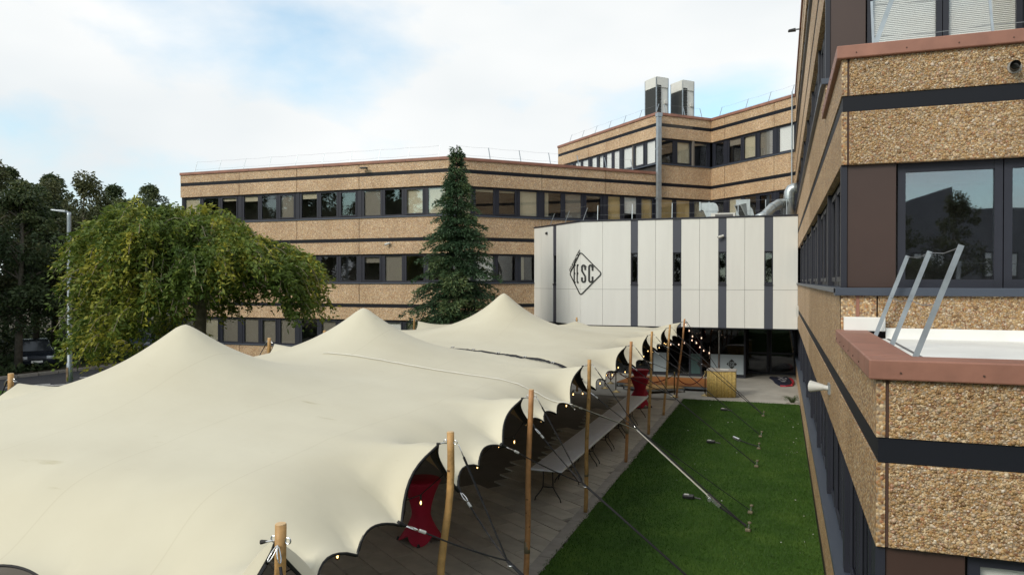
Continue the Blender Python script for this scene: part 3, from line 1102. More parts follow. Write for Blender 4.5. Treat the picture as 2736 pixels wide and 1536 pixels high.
railing(Fr((XD, 13.7), (0, -1), (-1, 0)), [3.8, 5.2, 6.6], 4.02, 'three leaning galvanised bars with wire at the edge of the low white roof', hgt=0.98, bar=(0.045, 0.014), wide_n=True)
railing(Fr((XD, 6.4), (1, 0), (0, -1)), [1.9, 3.6, 6.0], 4.02, 'leaning galvanised bars with wire along the front of the low white roof', n0=-0.55, n1=-0.9, hgt=0.98, bar=(0.05, 0.014))
railing(Fr((XD, 13.7), (0, -1), (-1, 0)), [0.6, 2.6], 7.52, 'leaning galvanised bar railing on the upper terrace beside the venetian blinds', hgt=1.02, bar=(0.06, 0.014), wide_n=True)
railing(Fr((XD, 10.1), (1, 0), (0, -1)), [0.46, 1.85, 4.5], 7.52, 'wire railing along the front of the upper terrace', n0=-0.9, n1=-1.25, hgt=1.02, bar=(0.03, 0.014))
# overflow pipe on the near panel
t = thing('overflow_pipe', 'black round overflow pipe poking from the pebble panel', 'pipe', (XD + 1.83, 10.1, 7.17))
mb = MB()
mb.tube([(XD + 1.83, 10.08, 7.17), (XD + 1.80, 9.93, 7.16)], 0.052, 16, cap=False)
mb.tube([(XD + 1.83, 10.085, 7.17), (XD + 1.80, 9.93, 7.16)], 0.044, 16, cap=False)
mb.build('pipe', 'black_plastic', t, smooth=True)
MB().tube([(XD + 1.83, 10.097, 7.17), (XD + 1.83, 10.085, 7.17)], 0.075, 16).build('mortar_collar', 'kerb', t)
# horn loudspeaker, white box, roof light on the long wall
t = thing('horn_loudspeaker', 'pale horn loudspeaker projecting from the long pebble wall', 'loudspeaker', (XD, 12.2, 3.1))
mb = MB()
mb.tube([(XD + 0.0, 12.2, 3.08), (XD - 0.08, 12.22, 3.09), (XD - 0.10, 12.23, 3.09), (XD - 0.25, 12.28, 3.09), (XD - 0.27, 12.29, 3.09)], [0.035, 0.038, 0.048, 0.085, 0.092], 18)
mb.build('horn', 'white_plastic', t, smooth=False)
MB().box(XD - 0.03, XD + 0.0, 12.1, 12.3, 3.0, 3.16).build('bracket', 'galv', t)
t = thing('junction_box', 'small white box on the long wall beside the cladding corner', 'box', (XD, 33.9, 3.4))
MB().box(XD - 0.09, XD - 0.001, 33.6, 33.95, 3.2, 3.65).build('casing', 'white_plastic', t, bevel=0.01)
MB().box(XD - 0.10, XD - 0.09, 33.66, 33.89, 3.28, 3.57).build('cover', 'white_plastic', t)
t = thing('floodlight', 'dark floodlight on an arm at the roof edge of the right-hand building', 'light', (XD, 31, 14.5))
MB().box(XD - 0.18, XD + 0.02, 30.95, 31.0, 14.42, 14.46).build('bracket', 'black_plastic', t)
MB().hexa([(XD - 0.48, 30.9, 14.38), (XD - 0.18, 30.9, 14.38), (XD - 0.18, 31.08, 14.38), (XD - 0.48, 31.08, 14.38), (XD - 0.46, 30.9, 14.45), (XD - 0.2, 30.9, 14.49), (XD - 0.2, 31.08, 14.49), (XD - 0.46, 31.08, 14.45)]).build('housing', 'black_plastic', t, bevel=0.02)

# ================================================================== white clad entrance block
blk = thing('entrance_block', 'off-white panel-clad block with dark vertical strips bridging over the entrance', 'building', (-4.5, 37, 2.6))
F0 = (-9.07, 34.86)
frF = Fr(F0, (1, 0), (0, -1))
G0 = (-12.58, 38.37)
frG = Fr(G0, (Q, -Q), (-Q, -Q))
ZB, ZT, ZM = 2.60, 7.54, 4.31


def clad(fr, cols, strips, end):
    g = 0.006
    for a, b in cols:
        fpart(fr, 'cladding_panel', 'clad_white', blk, (a + g, b - g, -0.03, 0.0, ZM + g, ZT))
        fpart(fr, 'cladding_panel', 'clad_white', blk, (a + g, b - g, -0.03, 0.0, ZB, ZM - g))
    for a, b in strips:
        fpart(fr, 'dark_strip', 'clad_dark', blk, (a, b, -0.035, -0.008, 6.02, ZT))
        fpart(fr, 'dark_strip', 'clad_dark', blk, (a, b, -0.035, -0.008, ZB, 4.50))
        mb = MB()
        fr.box(mb, a, a + 0.045, -0.2, -0.05, 4.56, 6.02)
        fr.box(mb, b - 0.045, b, -0.2, -0.05, 4.56, 6.02)
        fr.box(mb, a + 0.045, b - 0.045, -0.2, -0.06, 5.96, 6.02)
        fr.box(mb, a + 0.045, b - 0.045, -0.2, -0.06, 4.56, 4.66)
        fr.box(mb, a - 0.01, b + 0.01, -0.15, 0.03, 4.50, 4.555)
        w = mb.build('slot_window', 'frame', blk)
        mb = MB()
        fr.box(mb, a + 0.046, b - 0.046, -0.16, -0.15, 4.662, 5.958)
        mb.build('pane', 'pane', w)


strF = [(2.42, 2.75), (4.37, 4.75), (6.40, 6.75), (8.37, 8.73)]
clad(frF, [(0.0, 1.07), (1.07, 2.42), (2.75, 3.57), (3.57, 4.37), (4.75, 5.57), (5.57, 6.40), (6.75, 7.54), (7.54, 8.37), (8.73, 9.76)], strF, 9.76)
strG = [(2.16, 2.49)]
clad(frG, [(0.0, 0.83), (0.83, 2.16), (2.49, 3.80), (3.80, 4.96)], strG, 4.96)
# backing behind the joints (not behind the slots) and roof cap
for fr, end, st in ((frF, 9.76, strF), (frG, 4.96, strG)):
    a = 0.0
    bx = []
    for s0, s1 in st + [(end, end)]:
        bx.append((a, s0, -0.25, -0.04, ZB + 0.005, ZT - 0.01))
        a = s1
    for s0, s1 in st:
        bx.append((s0, s1, -0.25, -0.04, ZB + 0.005, 4.49))
        bx.append((s0, s1, -0.25, -0.04, 6.03, ZT - 0.01))
    fpart(fr, 'backing', 'clad_gap', blk, *bx)
    fpart(fr, 'roof_cap', 'frame', blk, (-0.0, end + 0.0, -0.3, 0.035, ZT + 0.003, ZT + 0.075), bevel=0.008)
foot = [(-9.0, 35.12), (0.68, 35.12), (0.68, 42.0), (-4.1, 46.6), (-12.1, 38.6)]
MB().prism(foot, 7.35, 7.42).build('roof', 'roof_grey', blk)
MB().prism([(-9.06, 34.88), (0.69, 34.88), (0.69, 42.0), (-4.1, 46.7), (-12.5, 38.34)], 2.56, 2.60).build('soffit', 'frame', blk)
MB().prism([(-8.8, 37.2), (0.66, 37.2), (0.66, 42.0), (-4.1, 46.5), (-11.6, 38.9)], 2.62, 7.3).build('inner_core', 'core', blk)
cctv(frF, 6.57, 6.72, 'white security camera on a dark cladding strip of the entrance block')
t = thing('wall_vent', 'small black vent outlet near the top of the angled cladding', 'vent', frG.p(1.5, 0, 7.2))
MB().tube([frG.p(1.5, 0, 7.2), frG.p(1.5, 0.09, 7.18)], 0.06, 12).build('outlet', 'black_plastic', t)
MB().tube([frG.p(1.5, 0.0, 7.2), frG.p(1.5, 0.02, 7.2)], 0.085, 12).build('flange', 'galv', t)
railing(frG, [1.0, 2.6, 4.4], 7.45, 'leaning galvanised bar railing on the angled end of the entrance block roof', hgt=0.85)
railing(frF, [0.6, 2.3, 4.2, 5.9, 7.2, 8.4, 9.3], 7.45, 'wire railing on the entrance block roof in front of the ducts', hgt=0.95, n0=-0.9, n1=-1.0, bar=(0.03, 0.014))


# ---- logo wrapped round the block corner
def corner_pt(u, v, off=0.03):
    """u metres from the block's corner edge (negative on the angled face), v height"""
    if u >= 0:
        return Vector(frF.p(u, off, v))
    return Vector(frG.p(4.96 + u, off, v))


def stroke(mb, pts, w, place, th=0.03, closed=False):
    """flat raised stroke along 2-D points with given width, mapped by place(u, v, off)"""
    n = len(pts)
    lft, rgt = [], []
    for i in range(n):
        p = Vector(pts[i])
        a = Vector(pts[(i - 1) % n]) if (closed or i > 0) else None
        b = Vector(pts[(i + 1) % n]) if (closed or i < n - 1) else None
        d1 = (p - a).normalized() if a is not None else (b - p).normalized()
        d2 = (b - p).normalized() if b is not None else d1
        nn = Vector((-(d1.y + d2.y), d1.x + d2.x))
        if nn.length < 1e-6:
            nn = Vector((-d1.y, d1.x))
        nn.normalize()
        k = 1.0 / max(0.5, nn.dot(Vector((-d1.y, d1.x))))
        lft.append(p + nn * w / 2 * k)
        rgt.append(p - nn * w / 2 * k)
    m = n if closed else n - 1
    for i in range(m):
        j = (i + 1) % n
        q = [lft[i], rgt[i], rgt[j], lft[j]]
        mb.hexa([place(c.x, c.y, 0.004) for c in q] + [place(c.x, c.y, 0.004 + th) for c in q])


def arc(cx, cy, rx, ry, a0, a1, n=8):
    return [(cx + rx * math.cos(R(a0 + (a1 - a0) * i / n)), cy + ry * math.sin(R(a0 + (a1 - a0) * i / n))) for i in range(n + 1)]


def glyph(ch, x, y, w, h):
    """narrow poster capitals as stroke paths"""
    r = min(w, h) * 0.48
    if ch == 'E':
        return [[(x, y), (x, y + h)], [(x, y + h), (x + w, y + h)], [(x, y), (x + w, y)], [(x, y + h * 0.52), (x + w * 0.8, y + h * 0.52)]]
    if ch == 'C':
        return [[(x + w, y + h * 0.68), (x + w, y + h - r)] + arc(x + w / 2, y + h - r, w / 2, r, 0, 180) + arc(x + w / 2, y + r, w / 2, r, 180, 360) + [(x + w, y + h * 0.32)]]
    if ch == 'S':
        return [[(x + w, y + h * 0.72), (x + w, y + h - r)] + arc(x + w / 2, y + h - r, w / 2, r, 0, 180) + [(x, y + h * 0.66), (x + w, y + h * 0.34)] + arc(x + w / 2, y + r, w / 2, r, 0, -180) + [(x, y + h * 0.28)]]
    return []


sign = thing('wall_sign', 'black diamond outline sign reading CCI FORMATION EESC on the white cladding', 'sign', tuple(corner_pt(0, 5.06)))
zc, hw = 5.06, 1.03
r_ = 0.09


def diamond(hw, zc, r_):
    pts = []
    c = [(0, hw), (hw, 0), (0, -hw), (-hw, 0)]
    for i in range(4):
        p, a, b = Vector(c[i]), Vector(c[i - 1]), Vector(c[(i + 1) % 4])
        e0 = p + (a - p).normalized() * r_ * 1.4
        e1 = p + (b - p).normalized() * r_ * 1.4
        for t_ in np.linspace(0, 1, 6):
            q = e0 * (1 - t_) ** 2 + p * 2 * t_ * (1 - t_) + e1 * t_ ** 2
            pts.append((q.x, q.y + zc))
    return pts


def subdivide_at_zero(pts, closed=True):
    out = []
    n = len(pts)
    for i in range(n if closed else n - 1):
        p, q = pts[i], pts[(i + 1) % n]
        out.append(p)
        if p[0] * q[0] < 0:
            t_ = p[0] / (p[0] - q[0])
            out.append((0.0, p[1] + (q[1] - p[1]) * t_))
    if not closed:
        out.append(pts[-1])
    return out


def place_corner(u, v, off):
    return corner_pt(u, v, off + 0.001)


mb = MB()
stroke(mb, subdivide_at_zero(diamond(hw, zc, r_)), 0.05, place_corner, closed=True)
mb.build('outline', 'sign_black', sign)
for ch, x, y, w, h in [('E', -0.60, 4.64, 0.115, 0.84), ('E', -0.31, 4.64, 0.115, 0.84), ('S', 0.06, 4.66, 0.16, 0.80), ('C', 0.41, 4.66, 0.17, 0.80)]:
    mb = MB()
    for pth in glyph(ch, x, y, w, h):
        stroke(mb, pth, 0.080 if ch != 'E' else 0.072, place_corner)
    mb.build('letter', 'sign_black', sign)


def text_mesh(txt, size):
    c = bpy.data.curves.new('lettering', 'FONT')
    c.body = txt
    c.size = size
    c.extrude = 0.0
    c.offset = 0.006
    c.align_x = 'LEFT'
    o = bpy.data.objects.new('lettering', c)
    COL.objects.link(o)
    dg = bpy.context.evaluated_depsgraph_get()
    me = bpy.data.meshes.new_from_object(o.evaluated_get(dg))
    bpy.data.objects.remove(o)
    return me


def text_on(txt, size, xscale, fn, material, parent, name='lettering', th=0.012):
    me = text_mesh(txt, size)
    bm = bmesh.new()
    bm.from_mesh(me)
    ext = bmesh.ops.extrude_face_region(bm, geom=bm.faces[:])
    top = {v for v in ext['geom'] if isinstance(v, bmesh.types.BMVert)}
    for v in bm.verts:
        v.co = Vector(fn(v.co.x * xscale, v.co.y, (0.004 + th) if v in top else 0.004))
    bmesh.ops.recalc_face_normals(bm, faces=bm.faces[:])
    bm.to_mesh(me)
    bm.free()
    me.materials.clear()
    me.materials.append(MATS[material])
    me.name = name
    return link(name, me, parent)


def along_edge(x, y, off):
    a = Vector((-hw + 0.03, zc + 0.07))
    d = Vector((Q, Q))
    p = a + d * x + Vector((-Q, Q)) * (y + 0.02)
    return corner_pt(min(p.x, -0.002), p.y, off)


text_on('CCI FORMATION', 0.21, 0.86, along_edge, 'sign_black', sign)

# ---- rooftop ducts of the entrance block
t = thing('air_duct', 'galvanised square duct bent over with a flared outlet on the block roof', 'duct', (-3.35, 37.6, 7.4))
t.scale = (0.66, 0.66, 0.82)
mb = MB()
prof = [(-3.9, 8.75), (-3.9, 8.35), (-3.7, 8.32), (-3.5, 7.95), (-3.5, 7.42), (-3.0, 7.42), (-2.75, 7.95), (-2.62, 8.3), (-2.64, 8.5), (-2.78, 8.68), (-3.0, 8.75)]
vs_ = [(x, 37.2, z) for x, z in prof] + [(x, 38.0, z) for x, z in prof]
n_p = len(prof)
mb.add(vs_, [tuple(range(n_p)), tuple(reversed(range(n_p, 2 * n_p)))] + [(i, n_p + i, n_p + (i + 1) % n_p, (i + 1) % n_p) for i in range(n_p)])
mb.build('elbow', 'duct', t)
MB().box(-3.98, -3.86, 37.12, 38.08, 8.28, 8.8).build('flange', 'duct', t)
MB().box(-3.52, -2.60, 37.185, 37.198, 8.22, 8.26).build('seam', 'galv', t)
t = thing('air_duct', 'galvanised rounded duct cowl with a tilted dark intake grille', 'duct', (-1.7, 37.4, 7.4))
t.scale = (0.68, 0.68, 0.84)
mb = MB()
prof = [(-2.15, 7.42), (-2.15, 7.65), (-1.85, 7.75), (-1.85, 8.75), (-1.45, 8.6), (-1.1, 8.25), (-0.95, 7.8), (-0.95, 7.42)]
n_p = len(prof)
vs_ = [(x, 37.0, z) for x, z in prof] + [(x, 37.9, z) for x, z in prof]
mb.add(vs_, [tuple(range(n_p)), tuple(reversed(range(n_p, 2 * n_p)))] + [(i, n_p + i, n_p + (i + 1) % n_p, (i + 1) % n_p) for i in range(n_p)])
mb.build('cowl', 'duct', t)
mb = MB()
mb.add([(-2.3, 36.45, 8.45), (-1.85, 36.45, 8.5), (-1.45, 36.6, 7.75), (-1.9, 36.55, 7.7), (-1.85, 37.05, 8.6), (-1.45, 37.0, 8.6), (-1.3, 37.05, 7.8), (-1.8, 37.05, 7.75)],
       [(0, 1, 2, 3), (4, 7, 6, 5), (0, 4, 5, 1), (1, 5, 6, 2), (2, 6, 7, 3), (3, 7, 4, 0)])
mb.build('hood', 'duct', t)
MB().add([(-2.24, 36.442, 8.40), (-1.88, 36.442, 8.43), (-1.52, 36.58, 7.80), (-1.87, 36.535, 7.76)], [(0, 1, 2, 3)]).build('grille', 'ac_dark', t)
MB().box(-2.2, -1.25, 36.93, 36.985, 7.9, 8.8).build('backplate', 'duct', t)
t = thing('air_duct', 'fat round galvanised duct rising up the corner by the long wall', 'duct', (0.2, 38, 7.4))
pts = [(-1.1, 36.6, 7.55), (-0.75, 36.9, 7.75), (-0.4, 37.2, 8.15), (-0.1, 37.5, 8.35), (0.15, 37.8, 8.4)]
MB().tube(pts, 0.23, 16).build('flexible_hose', 'duct', t, smooth=True)
for i in range(3):
    MB().tube([Vector(pts[1 + i]) - Vector((0.02, 0.02, 0.02)), Vector(pts[1 + i]) + Vector((0.02, 0.02, 0.02))], 0.24, 16).build('band_clip', 'galv', t)
pts = [(0.34, 37.9, 7.5), (0.34, 37.9, 8.75), (0.36, 37.9, 8.92), (0.43, 37.9, 9.05), (0.55, 37.9, 9.10), (0.695, 37.9, 9.10)]
MB().tube(pts, 0.25, 18).build('riser', 'duct', t, smooth=True)
MB().tube([(0.34, 37.9, 8.6), (0.34, 37.9, 8.64)], 0.265, 18).build('band_clip', 'galv', t)
t = thing('condenser', 'low white condenser box on the entrance block roof between ducts', 'condenser', (-2.7, 36.3, 7.4))
MB().box(-3.1, -2.0, 35.9, 36.4, 7.44, 7.86).build('casing', 'ac_white', t, bevel=0.015)
MB().box(-2.9, -2.1, 35.885, 35.899, 7.48, 7.80).build('grille', 'clad_gap', t)
t = thing('roof_hatch', 'flat pale hatch lid on the entrance block roof', 'hatch', (-4.4, 36.0, 7.4))
MB().box(-4.9, -3.9, 35.6, 36.5, 7.43, 7.60).build('lid', 'ac_white', t, bevel=0.015)
MB().box(-4.85, -3.95, 35.65, 36.45, 7.40, 7.43).build('kerb_frame', 'galv', t)

# ---- entrance under the block
ent = thing('entrance_glazing', 'dark glazed entrance with sliding doors and frosted lower panels under the block', 'entrance', (-4, 38, 0))
frX = Fr((-11.2, 37.75), (1, 0), (0, -1))
cols = [0.0, 1.3, 2.6, 3.9, 5.1, 5.85, 6.95, 7.5, 8.35, 9.55]


def bar(name, fr, *b):
    return fpart(fr, name, 'frame', ent, *b)


for c in cols:
    bar('mullion', frX, (c - 0.04, c + 0.04, -0.06, 0.03, 0.0, 2.56))
bar('transom', frX, (0.0, 9.55, -0.05, 0.02, 2.35, 2.555))
bar('threshold', frX, (0.0, 9.55, -0.05, 0.02, 0.0, 0.1))
for i, (a, b) in enumerate(zip(cols[:-1], cols[1:])):
    if i == 5:
        continue                                   # open doorway
    w_ob = fpart(frX, 'door_glass', 'door_pane', ent, (a + 0.042, b - 0.042, -0.02, -0.01, 0.1, 2.35))
    if i in (4, 8):
        fpart(frX, 'frosted_panel', 'frosted', ent, (a + 0.05, b - 0.05, -0.008, 0.004, 0.16, 1.12))
    if i == 6:
        fpart(frX, 'tinted_panel', 'teal_glass', ent, (a + 0.05, b - 0.01, -0.008, 0.004, 0.12, 1.12))
    if i == 7:
        fpart(frX, 'frosted_panel', 'frosted', ent, (a + 0.45, b - 0.05, -0.008, 0.004, 0.16, 1.12))
fpart(frX, 'notice', 'white_plastic', ent, (5.30, 5.58, 0.006, 0.012, 1.45, 1.85))
mat('notice_blue', (0.2, 0.5, 0.55), 0.5)
fpart(frX, 'notice_print', 'notice_blue', ent, (5.32, 5.56, 0.013, 0.015, 1.47, 1.6))
fpart(frX, 'notice', 'white_plastic', ent, (5.35, 5.5, 0.006, 0.012, 1.95, 2.2))
fpart(frX, 'door_handle', 'chrome', ent, (7.9, 7.93, 0.03, 0.07, 0.9, 1.5))
fpart(frX, 'door_edge', 'chrome', ent, (8.33, 8.37, 0.032, 0.05, 0.15, 2.3))
fpart(frX, 'keypad', 'galv', ent, (7.2, 7.28, 0.0, 0.05, 1.6, 1.75))
frX2 = Fr((-1.65, 39.9), (1, 0), (0, -1))
bar('return_wall', frX, (9.51, 9.59, -2.15, -0.06, 0.0, 2.56))
for c in (0.0, 1.02, 1.17, 2.3):
    bar('mullion', frX2, (c - 0.05, c + 0.05, -0.06, 0.03, 0.0, 2.56))
for z in (0.05, 1.05, 2.5):
    bar('transom', frX2, (0.0, 2.3, -0.05, 0.02, z - 0.05, z + 0.05))
for a, b in ((0.05, 0.97), (1.22, 2.25)):
    fpart(frX2, 'pane', 'door_pane', ent, (a, b, -0.02, -0.01, 1.1, 2.45))
    fpart(frX2, 'blind', 'blind_grey', ent, (a, b, -0.2, -0.19, 0.1, 0.98))
    fpart(frX2, 'pane', 'door_pane', ent, (a, b, -0.02, -0.01, 0.1, 1.0))
MB().box(-11.2, 0.6, 43.5, 43.6, 0, 2.56).build('lobby_wall', 'core', ent)
# small logos on the frosted panels
for cx, cz, hwid in ((8.95, 0.66, 0.25), (5.47, 0.66, 0.0), (7.32, 0.62, 0.0)):
    if hwid == 0.0:
        continue

    def pl_(u, v, off, cx=cx, cz=cz):
        return Vector(frX.p(cx + u, 0.004 + off, cz + v))
    mb = MB()
    mb.hexa([pl_(0, -hwid, 0.001), pl_(hwid, 0, 0.001), pl_(0, hwid, 0.001), pl_(-hwid, 0, 0.001), pl_(0, -hwid, 0.004), pl_(hwid, 0, 0.004), pl_(0, hwid, 0.004), pl_(-hwid, 0, 0.004)])
    mb.build('logo_diamond', 'sign_black', ent)
    mb = MB()
    for ch, x, y, w, h in [('E', -0.15, -0.11, 0.04, 0.22), ('E', -0.075, -0.11, 0.04, 0.22), ('S', 0.0, -0.105, 0.05, 0.21), ('C', 0.09, -0.105, 0.055, 0.21)]:
        for pth in glyph(ch, x, y, w, h):
            stroke(mb, pth, 0.018, pl_, th=0.004)
    stroke(mb, [(-0.27, 0.03), (0.0, 0.30)], 0.012, pl_, th=0.004)
    mb.build('logo_letters', 'frosted', ent)
mb = MB()
pl7 = lambda u, v, off: Vector(frX.p(7.5 + u, 0.004 + off, 0.62 + v))
mb.hexa([pl7(-0.05, -0.2, 0.001), pl7(-0.045, 0, 0.001), pl7(-0.05, 0.2, 0.001), pl7(-0.2, 0, 0.001), pl7(-0.05, -0.2, 0.004), pl7(-0.045, 0, 0.004), pl7(-0.05, 0.2, 0.004), pl7(-0.2, 0, 0.004)])
mb.build('logo_diamond', 'sign_black', ent)

# ================================================================== stretch tents
def tentmat():
    m = bpy.data.materials.new('tent_fabric')
    m.use_nodes = True
    nt = m.node_tree
    b = nt.nodes['Principled BSDF']
    b.inputs['Roughness'].default_value = 0.68
    b.inputs['Specular IOR Level'].default_value = 0.3
    b.inputs['Sheen Weight'].default_value = 0.1
    tc = nt.nodes.new('ShaderNodeTexCoord')
    n1 = nt.nodes.new('ShaderNodeTexNoise')
    n1.inputs['Scale'].default_value = 0.55
    n1.inputs['Detail'].default_value = 5
    nt.links.new(tc.outputs['Object'], n1.inputs['Vector'])
    cr = ramp(nt, [(0.28, (0.515, 0.475, 0.355)), (0.72, (0.585, 0.55, 0.425))])
    nt.links.new(n1.outputs['Fac'], cr.inputs['Fac'])
    # welded seams between fabric widths, every 1.5 m, slightly darker
    sx = nt.nodes.new('ShaderNodeSeparateXYZ')
    nt.links.new(tc.outputs['Object'], sx.inputs['Vector'])
    n3 = nt.nodes.new('ShaderNodeTexNoise')
    n3.inputs['Scale'].default_value = 0.35
    nt.links.new(tc.outputs['Object'], n3.inputs['Vector'])
    ad = nt.nodes.new('ShaderNodeMath')
    ad.operation = 'MULTIPLY_ADD'
    ad.inputs[1].default_value = 0.5
    nt.links.new(n3.outputs['Fac'], ad.inputs[0])
    nt.links.new(sx.outputs['X'], ad.inputs[2])
    pp = nt.nodes.new('ShaderNodeMath')
    pp.operation = 'PINGPONG'
    pp.inputs[1].default_value = 0.75
    nt.links.new(ad.outputs[0], pp.inputs[0])
    sr = ramp(nt, [(0.003, (0.93, 0.92, 0.90)), (0.012, (1, 1, 1))])
    nt.links.new(pp.outputs[0], sr.inputs['Fac'])
    mu = nt.nodes.new('ShaderNodeMix')
    mu.data_type = 'RGBA'
    mu.blend_type = 'MULTIPLY'
    mu.inputs['Factor'].default_value = 1
    nt.links.new(cr.outputs['Color'], mu.inputs['A'])
    nt.links.new(sr.outputs['Color'], mu.inputs['B'])
    # greenish dirt smears where the hem was dragged
    n4 = nt.nodes.new('ShaderNodeTexNoise')
    n4.inputs['Scale'].default_value = 1.6
    n4.inputs['Detail'].default_value = 8
    mp = nt.nodes.new('ShaderNodeMapping')
    mp.inputs['Scale'].default_value = (0.8, 2.6, 1.0)
    nt.links.new(tc.outputs['Object'], mp.inputs['Vector'])
    nt.links.new(mp.outputs['Vector'], n4.inputs['Vector'])
    dr = ramp(nt, [(0.69, (1, 1, 1)), (0.78, (0.62, 0.57, 0.38))])
    nt.links.new(n4.outputs['Fac'], dr.inputs['Fac'])
    mu2 = nt.nodes.new('ShaderNodeMix')
    mu2.data_type = 'RGBA'
    mu2.blend_type = 'MULTIPLY'
    mu2.inputs['Factor'].default_value = 0.55
    nt.links.new(mu.outputs['Result'], mu2.inputs['A'])
    nt.links.new(dr.outputs['Color'], mu2.inputs['B'])
    nt.links.new(mu2.outputs['Result'], b.inputs['Base Color'])
    n2 = nt.nodes.new('ShaderNodeTexNoise')
    n2.inputs['Scale'].default_value = 1.8
    n2.inputs['Detail'].default_value = 3
    nt.links.new(tc.outputs['Object'], n2.inputs['Vector'])
    bp = nt.nodes.new('ShaderNodeBump')
    bp.inputs['Strength'].default_value = 0.25
    bp.inputs['Distance'].default_value = 0.05
    nt.links.new(n2.outputs['Fac'], bp.inputs['Height'])
    nt.links.new(bp.outputs['Normal'], b.inputs['Normal'])
    MATS['tent_fabric'] = m


tentmat()
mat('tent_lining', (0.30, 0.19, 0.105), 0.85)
mat('hem', (0.006, 0.006, 0.007), 0.7)
mat('pole_wood', (0.42, 0.24, 0.085), 0.55, var=0.25, vscale=9, bump=0.3, bscale=30)
mat('pole_wood_red', (0.40, 0.195, 0.075), 0.55, var=0.25, vscale=9, bump=0.3, bscale=30)
mat('pole_end', (0.55, 0.38, 0.2), 0.7, var=0.2, vscale=30)
mat('knot', (0.10, 0.045, 0.015), 0.7)
mat('tape', (0.20, 0.16, 0.10), 0.6)
mat('rope_black', (0.010, 0.010, 0.012), 0.75)
mat('strap_cream', (0.74, 0.72, 0.64), 0.7, var=0.1, vscale=6)
mat('steel', (0.62, 0.63, 0.64), 0.25, metal=0.9)
mat('peg', (0.15, 0.125, 0.08), 0.8, var=0.3, vscale=30)

# pole tops and feet along the lawn side (near to far)
PT = [(-3.0, 3.96), (-3.19, 6.97), (-3.35, 10.09), (-3.55, 14.32), (-3.61, 18.99), (-3.73, 23.0), (-3.70, 26.75), (-3.70, 30.99)]
PBs = [(-3.10, 4.05), (-3.32, 7.0), (-3.47, 10.15), (-3.70, 14.61), (-3.75, 19.0), (-3.78, 22.7), (-3.83, 26.09), (-3.96, 30.44)]
PL = [(-12.14, 8.88), (-12.65, 12.9), (-13.11, 16.83), (-13.46, 19.97), (-14.1, 24.3), (-14.72, 28.48)]
PFAR = [(-8.2, 30.83)]
PH = 3.15

T_, L_ = 'T', 'L'
right_nodes = [(T_, -3.10, 4.03, 3.0)]
lows = [[(-3.30, 4.75, 2.38), (-3.36, 5.45, 2.40), (-3.37, 6.25, 2.40)],
        [(-3.42, 7.68, 2.34), (-3.46, 8.38, 2.46), (-3.46, 9.22, 2.52)],
        [(-3.58, 10.85, 2.46), (-3.6, 11.5, 2.43), (-3.6, 12.2, 2.44), (-3.62, 13.2, 2.43)],
        [(-3.74, 14.95, 2.43), (-3.76, 15.75, 2.41), (-3.76, 16.7, 2.44), (-3.76, 17.85, 2.50)],
        [(-3.8, 19.7, 2.46), (-3.82, 20.8, 2.28), (-3.82, 22.1, 2.34)],
        [(-3.85, 23.85, 2.5), (-3.85, 24.8, 2.42), (-3.85, 25.9, 2.5)],
        [(-3.87, 27.5, 2.5), (-3.87, 28.6, 2.45), (-3.87, 30.0, 2.5)]]
tips = [(x - 0.14, y, 3.02) for x, y in PT]
for i in range(1, 8):
    right_nodes += [(L_,) + l for l in lows[i - 1]] + [(T_,) + tips[i]]
left_tips = [(-11.9, 4.2, 2.95)] + [(x + 0.16, y, 3.0) for x, y in PL] + [(-14.3, 31.3, 2.9)]
left_nodes = []
for i, tp in enumerate(left_tips):
    if i:
        p = left_tips[i - 1]
        for f in (0.25, 0.5, 0.75):
            left_nodes.append((L_, p[0] + (tp[0] - p[0]) * f + 0.12, p[1] + (tp[1] - p[1]) * f, 2.42))
    left_nodes.append((T_,) + tp)
near_nodes = [(T_, -11.9, 4.2, 2.95), (L_, -10.8, 4.35, 2.4), (L_, -9.6, 4.35, 2.4), (T_, -8.7, 4.1, 2.95), (L_, -7.6, 4.28, 2.30), (L_, -6.5, 4.26, 2.26),
              (L_, -5.4, 4.30, 2.26), (L_, -4.35, 4.32, 2.24), (L_, -3.62, 4.28, 2.36), (T_, -3.10, 4.03, 3.0)]
far_nodes = [(T_, -14.3, 31.3, 2.9), (L_, -13, 31.0, 2.5), (L_, -11.5, 30.9, 2.45), (L_, -9.4, 30.85, 2.5), (T_, -8.2, 30.7, 3.0), (L_, -7.2, 30.75, 2.62), (L_, -5.9, 30.8, 2.55), (L_, -4.9, 30.85, 2.68),
             (T_, -3.84, 30.99, 3.02)]


